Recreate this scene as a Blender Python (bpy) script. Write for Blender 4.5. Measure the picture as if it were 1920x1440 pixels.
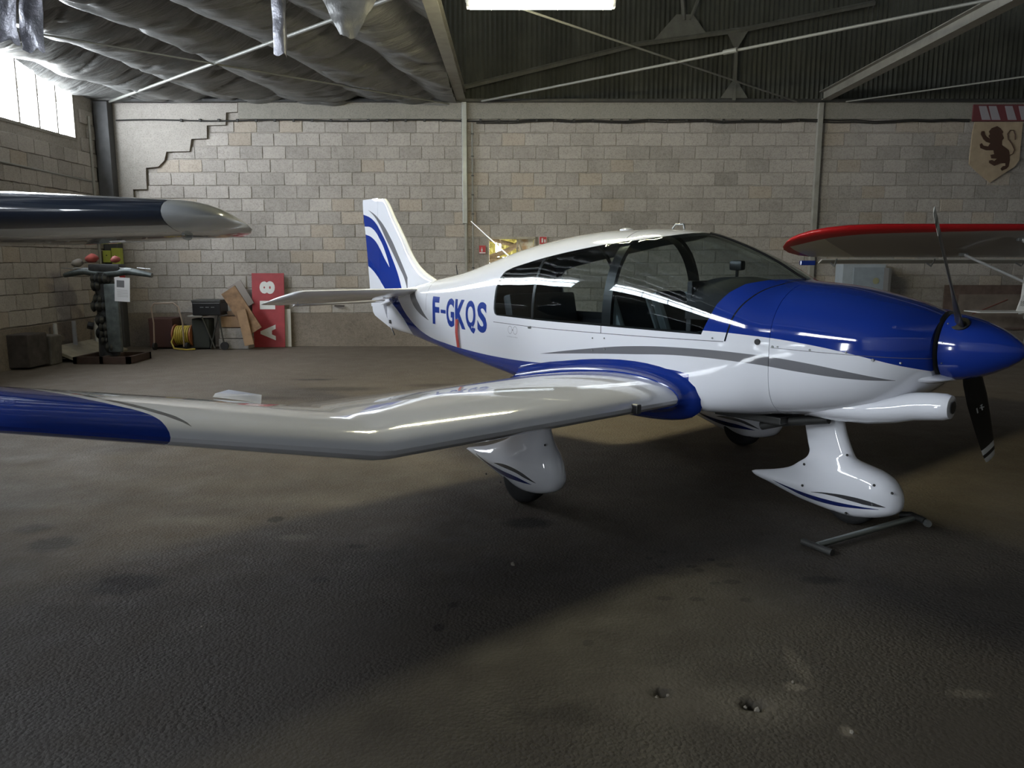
import bpy, bmesh, math, random
import numpy as np
from mathutils import Vector, Matrix, noise
from mathutils.bvhtree import BVHTree
R = math.radians
rnd = random.Random(7)
for o in list(bpy.data.objects): bpy.data.objects.remove(o)
S = bpy.context.scene
COL = S.collection

# ------------------------------------------------------------------ camera, world, lights, exposure
cd = bpy.data.cameras.new('camera'); cam = bpy.data.objects.new('camera', cd); COL.objects.link(cam)
cam.location = (0, 0, 1.632); cam.rotation_euler = (math.pi/2-0.157, 0, 0)
cd.sensor_width = 36; cd.lens = 1460/1920*36; cd.clip_start = .05; cd.clip_end = 200
S.camera = cam
S.view_settings.view_transform = 'Standard'; S.view_settings.look = 'None'
S.view_settings.exposure = 0.0; S.view_settings.gamma = 1; S.view_settings.use_curve_mapping = False
W = bpy.data.worlds.new('world'); S.world = W; W.use_nodes = True
W.node_tree.nodes['Background'].inputs[0].default_value = (0.86, 0.93, 1.0, 1)
W.node_tree.nodes['Background'].inputs[1].default_value = 34.0

def area(name, loc, rot, sx, sy, power, color):
    l = bpy.data.lights.new(name, 'AREA'); l.shape = 'RECTANGLE'; l.size = sx; l.size_y = sy
    l.energy = power; l.color = color
    o = bpy.data.objects.new(name, l); COL.objects.link(o); o.location = loc; o.rotation_euler = rot
    return o
# the sky is the only daylight; these mark the openings it comes through (light portals)
def portal(name, loc, rot, sx, sy):
    o = area(name, loc, rot, sx, sy, 1, (1, 1, 1)); o.data.cycles.is_portal = True
portal('portal_left_windows', (-7.72, 4.6, 4.26), (0, R(-90), 0), 1.04, 19.2)
portal('portal_fill_opening', (-7.7, -3.55, 1.05), (0, R(-90), 0), 2.1, .9)  # unseen opening added so sky light fills the spats
portal('portal_back_opening', (-.01, 15.2, 1.53), (R(-90), 0, 0), .9, 1.06)

# ------------------------------------------------------------------ materials
MATS = {}
class NT:
    def __init__(s, name):
        s.m = bpy.data.materials.new(name); s.m.use_nodes = True; s.t = s.m.node_tree; s.n = s.t.nodes
        s.b = s.n['Principled BSDF']; MATS[name] = s.m
    def add(s, t, **k):
        n = s.n.new(t)
        for a, v in k.items(): setattr(n, a, v)
        return n
    def link(s, a, b): s.t.links.new(a, b)
    def setin(s, n, i, v):
        if hasattr(v, 'is_linked') or isinstance(v, bpy.types.NodeSocket): s.link(v, n.inputs[i])
        else: n.inputs[i].default_value = v
    def math(s, op, a, b=0.0, c=None):
        n = s.add('ShaderNodeMath', operation=op); s.setin(n, 0, a); s.setin(n, 1, b)
        if c is not None: s.setin(n, 2, c)
        return n.outputs[0]
    def mix(s, f, a, b):
        n = s.add('ShaderNodeMix', data_type='RGBA'); s.setin(n, 0, f)
        for i, v in ((6, a), (7, b)):
            if isinstance(v, tuple) and len(v) == 3: v = (*v, 1)
            s.setin(n, i, v)
        return n.outputs[2]
    def coord(s, w='Object'): return s.add('ShaderNodeTexCoord').outputs[w]
    def xyz(s, w='Object'):
        n = s.add('ShaderNodeSeparateXYZ'); s.link(s.coord(w), n.inputs[0]); return n.outputs
    def noise(s, scale, detail=4, rough=.6, vec=None, out=0):
        n = s.add('ShaderNodeTexNoise'); n.inputs['Scale'].default_value = scale
        n.inputs['Detail'].default_value = detail; n.inputs['Roughness'].default_value = rough
        s.link(vec if vec is not None else s.coord(), n.inputs['Vector']); return n.outputs[out]
    def ramp(s, f, stops):
        n = s.add('ShaderNodeValToRGB'); s.link(f, n.inputs[0]); e = n.color_ramp.elements
        while len(e) < len(stops): e.new(.5)
        for q, (p, c) in zip(e, stops): q.position = p; q.color = (*c, 1) if len(c) == 3 else c
        return n.outputs[0]
    def bump(s, h, strength=.3, dist=.01):
        n = s.add('ShaderNodeBump'); n.inputs['Strength'].default_value = strength
        n.inputs['Distance'].default_value = dist; s.link(h, n.inputs['Height']); s.link(n.outputs[0], s.b.inputs['Normal'])
    def curve(s, v, pts, vr, orr):
        # piecewise function given by points: input range vr, output range orr
        a = s.add('ShaderNodeMapRange'); s.setin(a, 0, v); a.inputs[1].default_value = vr[0]; a.inputs[2].default_value = vr[1]
        n = s.add('ShaderNodeFloatCurve'); s.link(a.outputs[0], n.inputs['Value'])
        c = n.mapping.curves[0]; n.mapping.extend = 'HORIZONTAL'
        P = sorted([((x-vr[0])/(vr[1]-vr[0]), (y-orr[0])/(orr[1]-orr[0])) for x, y in pts])
        c.points[0].location = P[0]; c.points[1].location = P[-1]
        for p in P[1:-1]: c.points.new(*p)
        n.mapping.update()
        b = s.add('ShaderNodeMapRange'); s.link(n.outputs[0], b.inputs[0]); b.inputs[3].default_value = orr[0]; b.inputs[4].default_value = orr[1]
        return b.outputs[0]
    def band(s, v, w, lo, hi, vr, orr):
        a = s.math('GREATER_THAN', w, s.curve(v, lo, vr, orr)) if lo else 1.0
        b = s.math('LESS_THAN', w, s.curve(v, hi, vr, orr)) if hi else 1.0
        m = s.math('MULTIPLY', a, b)
        r = lo or hi
        m = s.math('MULTIPLY', m, s.math('GREATER_THAN', v, min(p[0] for p in r)))
        return s.math('MULTIPLY', m, s.math('LESS_THAN', v, max(p[0] for p in r)))
    def col(s, c, rough=.5, metal=0, coat=0, spec=.5):
        s.setin(s.b, 'Base Color', (*c, 1) if isinstance(c, tuple) and len(c) == 3 else c)
        s.b.inputs['Roughness'].default_value = rough; s.b.inputs['Metallic'].default_value = metal
        s.b.inputs['Coat Weight'].default_value = coat; s.b.inputs['Coat Roughness'].default_value = .03
        s.b.inputs['Specular IOR Level'].default_value = spec
        return s.m
def mat(name, c, rough=.5, metal=0, coat=0, var=0.0, scale=6):
    if name in MATS: return MATS[name]
    m = NT(name)
    if var:
        f = m.noise(scale, 5); d = tuple(max(0, x*(1-var)) for x in c); l = tuple(min(1, x*(1+var)) for x in c)
        m.col(m.ramp(f, [(.3, d), (.7, l)]), rough, metal, coat)
    else: m.col(c, rough, metal, coat)
    return m.m
def emit(name, c, st):
    m = NT(name); m.col((0, 0, 0), 1); m.b.inputs['Emission Color'].default_value = (*c, 1)
    m.b.inputs['Emission Strength'].default_value = st; return m.m

# ------------------------------------------------------------------ mesh building
class MB:
    def __init__(s): s.v = []; s.f = []
    def addm(s, vs, fs):
        b = len(s.v); s.v += [tuple(v) for v in vs]; s.f += [tuple(i+b for i in f) for f in fs]; return s
    def box(s, c, d, rot=None, bev=0):
        x, y, z = d[0]/2, d[1]/2, d[2]/2
        if bev:
            bm = bmesh.new(); bmesh.ops.create_cube(bm, size=1)
            for v in bm.verts: v.co = Vector((v.co.x*d[0], v.co.y*d[1], v.co.z*d[2]))
            bmesh.ops.bevel(bm, geom=bm.edges[:], offset=bev, segments=2, affect='EDGES', profile=.6)
            vs = [v.co.copy() for v in bm.verts]; bm.verts.index_update(); fs = [[v.index for v in f.verts] for f in bm.faces]; bm.free()
        else:
            vs = [Vector((a*x, b*y, e*z)) for a in (-1, 1) for b in (-1, 1) for e in (-1, 1)]
            fs = [(0, 1, 3, 2), (4, 6, 7, 5), (0, 4, 5, 1), (2, 3, 7, 6), (0, 2, 6, 4), (1, 5, 7, 3)]
        M = rot if rot is not None else Matrix.Identity(3)
        return s.addm([M @ v + Vector(c) for v in vs], fs)
    def tube(s, pts, r, seg=10, cap=True, flat=1.0):
        pts = [Vector(p) for p in pts]; rr = r if isinstance(r, (list, tuple)) else [r]*len(pts)
        rings = []; up = None
        for i, p in enumerate(pts):
            t = (pts[min(i+1, len(pts)-1)]-pts[max(i-1, 0)]).normalized()
            if up is None:
                up = Vector((0, 0, 1)) if abs(t.z) < .9 else Vector((1, 0, 0))
            u = t.cross(up).normalized(); w = u.cross(t).normalized(); up = w
            rings.append([p+(u*math.cos(2*math.pi*k/seg)+w*math.sin(2*math.pi*k/seg)*flat)*rr[i] for k in range(seg)])
        return s.loft(rings, cap)
    def loft(s, rings, cap=True, closed=True):
        n = len(rings[0]); vs = [v for r in rings for v in r]; fs = []
        for i in range(len(rings)-1):
            for k in range(n if closed else n-1):
                k2 = (k+1) % n; fs.append((i*n+k, i*n+k2, (i+1)*n+k2, (i+1)*n+k))
        if cap: fs.append(tuple(range(n-1, -1, -1))); fs.append(tuple((len(rings)-1)*n+k for k in range(n)))
        return s.addm(vs, fs)
    def lathe(s, prof, axis='z', c=(0, 0, 0), seg=24):
        rings = []
        for r, h in prof:
            ring = []
            for k in range(seg):
                a = 2*math.pi*k/seg; u, w = r*math.cos(a), r*math.sin(a)
                p = {'z': (u, w, h), 'x': (h, u, w), 'y': (w, h, u)}[axis]
                ring.append(Vector(p)+Vector(c))
            rings.append(ring)
        return s.loft(rings, True)
    def prism(s, poly, t, plane='xz', off=0.0):
        # polygon (2D) extruded by thickness t from off along the missing axis
        def P(a, b, h): return {'xz': (a, h, b), 'xy': (a, b, h), 'yz': (h, a, b)}[plane]
        n = len(poly); vs = [P(a, b, off) for a, b in poly]+[P(a, b, off+t) for a, b in poly]
        fs = [tuple(range(n-1, -1, -1)), tuple(range(n, 2*n))]+[(i, (i+1) % n, n+(i+1) % n, n+i) for i in range(n)]
        return s.addm(vs, fs)
    def mesh(s, name, m=None, smooth=None, recalc=True):
        me = bpy.data.meshes.new(name); me.from_pydata(s.v, [], s.f)
        bm = bmesh.new(); bm.from_mesh(me)
        if recalc: bmesh.ops.recalc_face_normals(bm, faces=bm.faces[:])
        bm.to_mesh(me); bm.free()
        if m: me.materials.append(m)
        if smooth is not None:
            me.shade_smooth() if hasattr(me, 'shade_smooth') else [setattr(p, 'use_smooth', True) for p in me.polygons]
            me.set_sharp_from_angle(angle=R(smooth))
        return me
    def build(s, name, m, parent=None, smooth=None, loc=None, recalc=True, **tags):
        o = bpy.data.objects.new(name, s.mesh(name, m, smooth, recalc)); COL.objects.link(o)
        if parent: o.parent = parent
        if loc is not None: o.location = loc
        for k, v in tags.items(): o[k] = v
        return o
def link(name, me, parent=None, loc=None, rot=None, **tags):
    o = bpy.data.objects.new(name, me); COL.objects.link(o)
    if parent: o.parent = parent
    if loc is not None: o.location = loc
    if rot is not None: o.rotation_euler = rot
    for k, v in tags.items(): o[k] = v
    return o
def thing(name, label, cat, loc=(0, 0, 0), rz=0.0, group=None):
    o = bpy.data.objects.new(name, None); COL.objects.link(o); o.location = loc; o.rotation_euler = (0, 0, rz)
    o.empty_display_size = .1; o['label'] = label; o['category'] = cat
    if group: o['group'] = group
    return o
def rotm(x=0, y=0, z=0):
    return (Matrix.Rotation(R(z), 3, 'Z') @ Matrix.Rotation(R(y), 3, 'Y') @ Matrix.Rotation(R(x), 3, 'X'))
def textmesh(txt, h, width=None, offset=0.0, bold=0.0, extr=0.0, align='LEFT'):
    c = bpy.data.curves.new('txt', 'FONT'); c.body = txt; c.size = 1; c.offset = bold; c.extrude = 0; c.align_x = 'LEFT'; c.resolution_u = 4
    o = bpy.data.objects.new('txt', c); COL.objects.link(o)
    dg = bpy.context.evaluated_depsgraph_get(); me = bpy.data.meshes.new_from_object(o.evaluated_get(dg))
    bpy.data.objects.remove(o)
    co = np.array([v.co[:] for v in me.vertices]); mn = co.min(0); mx = co.max(0)
    sx = (width/(mx[0]-mn[0])) if width else h/(mx[1]-mn[1]); sy = h/(mx[1]-mn[1])
    V = [((a-mn[0])*sx, (b-mn[1])*sy) for a, b, _ in co]
    F = [tuple(p.vertices) for p in me.polygons]; bpy.data.meshes.remove(me)
    return V, F

# plain materials
STEEL_GREY = mat('painted_steel_grey', (.27, .26, .23), .6, var=.15)
STEEL_DARK = mat('dark_steel', (.05, .05, .048), .5, .3, var=.3)
GALV = mat('galvanised', (.28, .29, .285), .4, .6, var=.15)
BLACK = mat('black_satin', (.012, .012, .013), .35)
RUBBER = mat('rubber', (.015, .015, .016), .8, var=.3, scale=30)
WHITE_P = mat('white_plastic', (.7, .7, .68), .4)
WOOD = mat('old_wood', (.22, .13, .07), .8, var=.35, scale=9)
CARD = mat('cardboard', (.30, .19, .11), .9, var=.2)

# ================================================================== SETTING
WX0, WX1, WY0, WY1 = -7.66, 12.2, -6.0, 15.0
ZTOP = 4.53
def concrete(name, base, spread=.25, bump=.35, mo=False):
    m = NT(name); pos = m.add('ShaderNodeNewGeometry').outputs['Position']; n1 = m.noise(.9, 6, .62, pos); n2 = m.noise(13, 6, .7, pos); n3 = m.noise(90, 3, .7, pos)
    info = m.add('ShaderNodeObjectInfo').outputs['Random']; isl = m.add('ShaderNodeNewGeometry').outputs['Random Per Island']
    r = m.math('FRACT', m.math('ADD', m.math('MULTIPLY', isl, 7.31), m.math('MULTIPLY', info, 5.77)))
    f = m.math('ADD', m.math('MULTIPLY', n1, .55), m.math('MULTIPLY', n2, .45))
    f = m.math('ADD', f, m.math('MULTIPLY', m.math('SUBTRACT', r, .5), .22 if mo else 0.0))
    lo = tuple(x*(1-spread) for x in base); hi = tuple(min(1, x*(1+spread)) for x in base)
    c = m.ramp(f, [(.28, lo), (.5, base), (.78, hi)])
    if mo:
        warm = m.math('GREATER_THAN', m.math('FRACT', m.math('MULTIPLY', r, 13.7)), .9)
        c = m.mix(m.math('MULTIPLY', warm, .28), c, (base[0]*1.25, base[1]*1.05, base[2]*.78))
    spec = m.ramp(m.noise(45, 3, .6, pos), [(.36, (.6, .6, .6)), (.5, (1, 1, 1))])
    mm = m.add('ShaderNodeMix', data_type='RGBA', blend_type='MULTIPLY'); mm.inputs[0].default_value = .6
    m.link(c, mm.inputs[6]); m.link(spec, mm.inputs[7])
    m.col(mm.outputs[2], .92, spec=.2); m.bump(m.math('ADD', m.math('MULTIPLY', n2, .6), m.math('MULTIPLY', n3, .5)), bump, .012)
    return m.m
BLOCK = concrete('cinder_block', (.37, .34, .31), .30, .6, True)
MORTAR = concrete('mortar', (.32, .293, .262), .3, .5)
RENDER_COAT = concrete('render_coat', (.34, .315, .285), .25, .3)
CONC = concrete('ring_beam_concrete', (.26, .245, .215), .22, .3)
ROUGH = concrete('rough_base_concrete', (.23, .195, .16), .4, .9)

def slab(name, c, d, m, **k): 
    return MB().box(c, d).build(name, m, kind='structure', **k)
# window in the back wall and window in the left wall are true holes
OX0, OX1, OZ0, OZ1 = -.46, .44, 1.0, 2.06
def wall_with_hole(name, axis, fixed, thick, a0, a1, z0, z1, h, m):
    mb = MB()
    def bx(p0, p1, q0, q1):
        if axis == 'x': mb.box(((p0+p1)/2, fixed, (q0+q1)/2), (p1-p0, thick, q1-q0))
        else: mb.box((fixed, (p0+p1)/2, (q0+q1)/2), (thick, p1-p0, q1-q0))
    bx(a0, h[0], z0, z1); bx(h[1], a1, z0, z1); bx(h[0], h[1], z0, h[2]); bx(h[0], h[1], h[3], z1)
    return mb.build(name, m, kind='structure')
wall_back = wall_with_hole('wall_back', 'x', WY1+.12, .2, WX0-.2, WX1+.2, 0, ZTOP, (OX0, OX1, OZ0, OZ1), MORTAR)
LWH = (-5.0, 14.22, 3.74, 4.78)
mb = MB()      # left wall with the window band and, near the front, an unseen opening added for fill light
for y0_, y1_, z0_, z1_ in ((WY0-.2, LWH[0], 0, 6.6), (LWH[1], WY1+.2, 0, 6.6), (LWH[0], LWH[1], LWH[3], 6.6), (LWH[0], -4.0, 0, LWH[2]), (-3.1, LWH[1], 0, LWH[2]), (-4.0, -3.1, 2.1, LWH[2]), (6.3, 7.3, LWH[2], LWH[3]), (.6, 1.6, LWH[2], LWH[3])):
    mb.box((WX0-.12, (y0_+y1_)/2, (z0_+z1_)/2), (.2, y1_-y0_, z1_-z0_))
wall_left = mb.build('wall_left', MORTAR, kind='structure')
slab('wall_right', (WX1+.1, (WY0+WY1)/2, 3.3), (.2, WY1-WY0+.4, 6.6), CONC)
FRONT = mat('front_wall_sheet', (.30, .31, .31), .6, var=.2)
slab('wall_front', ((WX0+WX1)/2, WY0-.1, 3.3), (WX1-WX0, .2, 6.6), FRONT)

# corrugated dark cladding above the masonry
CLAD = NT('corrugated_cladding'); CLAD.col(CLAD.ramp(CLAD.noise(2.2, 4), [(.3, (.030, .032, .024)), (.7, (.055, .057, .042))]), .7); CLAD = CLAD.m
vs = []; fs = []; nx = int((WX1-WX0)/.022)
for i in range(nx+1):
    x = WX0+i*.022; y = WY1+.06+.018*math.sin(2*math.pi*x/.09)
    vs += [(x, y, ZTOP-.05), (x, y, 6.7)]
fs = [(2*i, 2*i+2, 2*i+3, 2*i+1) for i in range(nx)]
MB().addm(vs, fs).build('trim_1', CLAD, smooth=60, recalc=False, kind='structure')
ROOF = mat('roof_sheet', (.05, .052, .042), .8, var=.2)
slab('ceiling', ((WX0+WX1)/2, (WY0+WY1)/2, 6.75), (WX1-WX0+.6, WY1-WY0+.6, .1), ROOF)

# ---- floor
F = NT('asphalt'); P = F.xyz(); co = F.coord()
big = F.noise(.55, 5, .6); mid = F.noise(3.2, 6, .65); fine = F.noise(60, 4, .7); gr = F.noise(260, 2, .6)
base = F.ramp(big, [(.30, (.046, .038, .033)), (.5, (.066, .056, .047)), (.7, (.098, .083, .066))])
base = F.mix(F.math('MULTIPLY', F.math('SUBTRACT', mid, .42), 1.2), base, (.115, .092, .07))
lamplit_wear = F.add('ShaderNodeMapRange'); lamplit_wear.inputs[1].default_value = 3.6; lamplit_wear.inputs[2].default_value = 6.5; F.link(F.math('ADD', P[1], F.math('MULTIPLY', F.math('SUBTRACT', big, .5), 5.0)), lamplit_wear.inputs[0])  # lamplight painted in: worn back floor paler, foreground darker
base = F.mix(lamplit_wear.outputs[0], F.mix(.5, base, (.018, .016, .014)), F.mix(.62, base, (.19, .155, .118)))
base = F.mix(F.ramp(fine, [(.35, (.5, .5, .5)), (.6, (0, 0, 0))]), base, (.03, .026, .023))
base = F.mix(F.ramp(gr, [(.66, (0, 0, 0)), (.74, (.35, .35, .35))]), base, (.2, .18, .15))
dist = F.add('ShaderNodeCombineXYZ'); nz = F.noise(2.5, 3, vec=co); nz2 = F.noise(11, 3, vec=co)
wob = F.math('MULTIPLY', F.math('SUBTRACT', nz2, .5), .9)
def spot(cx, cy, rx, ry, soft, depth, color):
    global base
    a = F.math('DIVIDE', F.math('SUBTRACT', P[0], cx), rx); b = F.math('DIVIDE', F.math('SUBTRACT', P[1], cy), ry)
    d = F.math('SQRT', F.math('ADD', F.math('MULTIPLY', a, a), F.math('MULTIPLY', b, b)))
    d = F.math('ADD', d, wob)
    mr = F.add('ShaderNodeMapRange'); mr.inputs[1].default_value = 1+soft; mr.inputs[2].default_value = 1-soft
    mr.inputs[3].default_value = 0; mr.inputs[4].default_value = depth; F.link(d, mr.inputs[0])
    base = F.mix(mr.outputs[0], base, color)
oil_and_hole = (.014, .011, .010)
for q in [(-1.96, 3.77, .17, .13, .25, .8), (-2.68, 4.34, .14, .12, .3, .7), (-2.95, 4.6, .1, .08, .4, .6), (.1, 4.71, .14, .1, .3, .85),
          (1.6, 3.82, .11, .05, .3, .8), (-1.0, 3.83, .05, .04, .3, .8), (-.28, 3.53, .025, .03, .2, .9), (-1.51, 4.78, .05, .06, .2, .75),
          (-.33, 3.29, .025, .035, .2, .9), (.33, 3.15, .026, .03, .2, .9), (.22, 2.62, .09, .07, .5, .6), (.04, 2.60, .07, .05, .4, .6),
          (-.5, 2.55, .16, .12, .6, .5), (-2.2, 9.9, .5, .16, .4, .5), (-3.1, 9.2, .5, .13, .4, .5), (-1.5, 8.9, .7, .1, .5, .4),
          (-3.4, 6.7, .3, .2, .5, .3), (.75, 3.60, .045, .025, .2, .9), (.90, 3.59, .035, .022, .2, .9), (.76, 4.12, .02, .02, .2, .9),
          (1.16, 4.02, .045, .035, .2, .9), (1.13, 3.80, .045, .03, .2, .9), (1.04, 3.78, .03, .02, .2, .9), (.97, 4.0, .03, .02, .2, .9),
          (1.0, 3.95, .03, .03, .2, .8), (1.14, 3.58, .035, .025, .2, .9), (.86, 4.22, .02, .02, .2, .8), (1.1, 4.1, .02, .02, .2, .9),
          (.8, 4.0, .025, .02, .2, .8), (-.9, 4.3, .06, .03, .4, .6), (.57, 2.75, .045, .035, .2, .9), (.9, 2.67, .055, .035, .2, .95),  # also darkens the bottoms of the two potholes
          (-2.75, 10.7, .3, .08, .4, .6), (-.9, 10.2, .5, .12, .4, .5), (-.25, 8.3, .5, .12, .5, .5)]:
    spot(*q, oil_and_hole)
for q in [(1.17, 2.95, .035, .15, .3, .22), (1.10, 2.80, .04, .03, .4, .5), (1.18, 2.51, .03, .03, .3, .5), (1.75, 2.75, .08, .03, .4, .25),
          (-2.0, 4.75, .25, .08, .6, .25), (-1.3, 4.45, .1, .05, .5, .3), (.57, 2.75, .22, .16, .5, .16), (.92, 2.66, .2, .12, .5, .2),
          (-2.3, 5.6, .5, .15, .7, .22), (-1.5, 5.2, .6, .15, .7, .15)]:
    spot(*q, (.2, .175, .14))
rr_ = F.ramp(mid, [(.3, (.55, .55, .55)), (.7, (.85, .85, .85))]); F.link(rr_, F.b.inputs['Roughness'])
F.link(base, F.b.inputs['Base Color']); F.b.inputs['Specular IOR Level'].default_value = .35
vor = F.add('ShaderNodeTexVoronoi'); vor.inputs['Scale'].default_value = 62; F.link(co, vor.inputs['Vector'])
hh = F.math('ADD', F.math('MULTIPLY', fine, .9), F.math('MULTIPLY', F.math('SUBTRACT', 1.0, vor.outputs['Distance']), .8))
hh = F.math('MULTIPLY', hh, F.ramp(F.noise(.7, 3), [(.35, (.25, .25, .25)), (.62, (1, 1, 1))]))
F.bump(hh, .75, .012)
vs = []; fs = []; NX, NY = 120, 130
holes = [(.57, 2.75, .045, .03), (.9, 2.67, .06, .035)]
xs = sorted(set([round(WX0-.3+i*(WX1-WX0+.6)/60, 3) for i in range(61)]+[round(.3+i*.02, 3) for i in range(46)]))
ys = sorted(set([round(WY0-.3+i*(WY1-WY0+.6)/60, 3) for i in range(61)]+[round(2.5+i*.02, 3) for i in range(26)]))
for y in ys:
    for x in xs:
        z = 0.0
        if -3 < x < 4 and 1 < y < 8: z = 0.0
        for hx, hy, rx, dz in holes:
            d = math.hypot((x-hx)/rx, (y-hy)/(rx*.7))+.5*noise.noise(Vector((x*30, y*30, 0)))
            if d < 1: z -= dz*(1-d*d)
        vs.append((x, y, z))
n = len(xs); fs = [(j*n+i, j*n+i+1, (j+1)*n+i+1, (j+1)*n+i) for j in range(len(ys)-1) for i in range(n-1)]
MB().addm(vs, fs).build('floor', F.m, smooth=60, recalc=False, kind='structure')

# ---- cinder blocks: true blocks, the 300 largest as parts, the rest joined
PX, PZ = .424, .229
def block_geo(w, h, r, t=.03):
    g = .006; x0, x1, z0, z1 = g/2, w-g/2, g/2, h-g/2
    out = []
    k = 3 if w > .25 else 2
    for i in range(k): out.append((x0+(x1-x0)*i/k, z0))
    for i in range(2): out.append((x1, z0+(z1-z0)*i/2))
    for i in range(k): out.append((x1-(x1-x0)*i/k, z1))
    for i in range(2): out.append((x0, z1-(z1-z0)*i/2))
    out = [(a+r.uniform(-.006, .006), b+r.uniform(-.007, .007)) for a, b in out]
    cx, cz = (x0+x1)/2, (z0+z1)/2; n = len(out)
    fr = [(a+(cx-a)/abs(cx-a+1e-9)*min(.006, abs(cx-a)), b+(cz-b)/abs(cz-b+1e-9)*min(.006, abs(cz-b))) for a, b in out]
    vs = [(a, t, b) for a, b in out]+[(a, .006+r.uniform(-.003, .003), b) for a, b in out]+[(a, -.004+r.uniform(-.002, .002), b) for a, b in fr]
    fs = [(i, (i+1) % n, n+(i+1) % n, n+i) for i in range(n)]+[(n+i, n+(i+1) % n, 2*n+(i+1) % n, 2*n+i) for i in range(n)]+[tuple(range(2*n, 3*n))]
    return vs, fs
def geo_mesh(name, g, m):
    return MB().addm(*g).mesh(name, m)
bvar = [block_geo(PX, PZ, rnd) for _ in range(10)]; bmesh_ = [geo_mesh('brick', g, BLOCK) for g in bvar]
stair = [(-6.55, ZTOP), (4.35), ]
def plaster_right(z):      # right edge of the rendered patch at height z (steps down to the left)
    st = [(4.33, -5.06), (4.11, -5.29), (3.86, -5.65), (3.63, -5.93), (3.42, -6.43), (3.3, -6.55), (3.1, -6.83), (2.95, -6.84), (2.72, -7.1)]
    for zz, x in st:
        if z > zz-.0: return x
    return WX0
BASEZ = .64; nrow = int((4.22-BASEZ)/PZ)
rows = [BASEZ+i*(4.22-BASEZ)/nrow for i in range(nrow)]; PZ2 = (4.22-BASEZ)/nrow
cand = []
for ri, z in enumerate(rows):
    x = WX0-.2+(0 if ri % 2 else -PX/2)+rnd.uniform(-.06, .06)
    while x < 10.2:
        cx, cz = x+PX/2, z+PZ2/2
        if x < WX0-.02: x += PX; continue
        if cx < plaster_right(cz)-.0 or (OX0-.25 < cx < OX1+.22 and OZ0-.1 < cz < OZ1+.1): x += PX; continue
        cand.append((cx, cz, x, z)); x += PX+rnd.choice([0, 0, 0, .004, -.003])
def hidden(cx, cz):     # masonry that the aeroplanes stand in front of
    return (0.35 < cx < 8 and cz < 1.75 and cx < 6.0) or cx > 9.4
vis = [c for c in cand if not hidden(c[0], c[1])]; hid = [c for c in cand if hidden(c[0], c[1])]
vis.sort(key=lambda c: math.hypot(c[0], (c[1]-1.6)))
for c in vis[:300]:
    i = rnd.randrange(10)
    link('brick', bmesh_[i], wall_back, (c[2], WY1+.012+rnd.uniform(-.004, .004), c[3]), (rnd.uniform(-.006, .006), 0, rnd.uniform(-.004, .004)))
mb = MB()
for c in vis[300:]+hid:
    g = bvar[rnd.randrange(10)]; dy = WY1+.012+rnd.uniform(-.004, .004)
    mb.addm([(a+c[2], b+dy, e+c[3]) for a, b, e in g[0]], g[1])
mb.build('outer_bricks', BLOCK, wall_back, kind='stuff')
# rendered patch in the corner with its stepped crack
pts = [(WX0, 2.72), (-7.1, 2.72), (-7.1, 2.95), (-6.84, 2.95), (-6.84, 3.1), (-6.83, 3.34), (-6.6, 3.36), (-6.48, 3.47), (-6.43, 3.63), (-6.0, 3.64), (-5.95, 3.86),
       (-5.66, 3.87), (-5.65, 4.1), (-5.3, 4.11), (-5.28, 4.33), (-5.07, 4.34), (-5.06, 4.5), (WX0, 4.5)]
MB().prism(pts, .045, 'xz', WY1-.022).build('render_patch', RENDER_COAT, wall_back)
crack = [(p[0]+.006, WY1-.0215, p[1]) for p in pts[1:-1]]
MB().tube(crack, .007, 5).build('crack', mat('crack_dark', (.05, .035, .025), 1), wall_back)  # dark line along the stepped edge of the patch
# ring beam on top, rough footing course
MB().box(((WX0+WX1)/2+1.3, WY1-.0, 4.375), (WX1-WX0-2.6, .05, .31), bev=.006).build('ring_beam', CONC, wall_back)
vs = []; fs = []; nx = 160; nz = 6
for j in range(nz+1):
    for i in range(nx+1):
        x = WX0+i*(WX1-WX0)/nx; z = j*BASEZ/nz
        vs.append((x, WY1-.02+.02*noise.noise(Vector((x*3, z*4, 0)))+.012*noise.noise(Vector((x*11, z*11, 3))), z-(0.02 if j == 0 else 0)))
fs = [(j*(nx+1)+i, j*(nx+1)+i+1, (j+1)*(nx+1)+i+1, (j+1)*(nx+1)+i) for j in range(nz) for i in range(nx)]
MB().addm(vs, fs).build('footing', ROUGH, wall_back, smooth=60, recalc=False)
# left wall blocks (bigger, rounded)
cand = []
LB = .245
mbs = MB()
for ri in range(15):
    z = .62+ri*LB; y = 11.0-(.2 if ri % 2 else 0)
    while y < 14.75:
        cy, cz = y+.2, z+LB/2
        if not (LWH[0]-.2 < cy < LWH[1]+.15 and LWH[2]-.12 < cz < LWH[3]+.12): cand.append((y, z))
        y += .42
lvar = [geo_mesh('brick', block_geo(.42, LB, rnd), BLOCK) for _ in range(5)]
for y, z in cand:
    link('brick', lvar[rnd.randrange(5)], wall_left, (WX0+.012, y, z), (0, 0, R(90)))
MB().box((WX0+.02, 12.9, .3), (.1, 4.3, .62), bev=.01).build('footing', ROUGH, wall_left)

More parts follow.
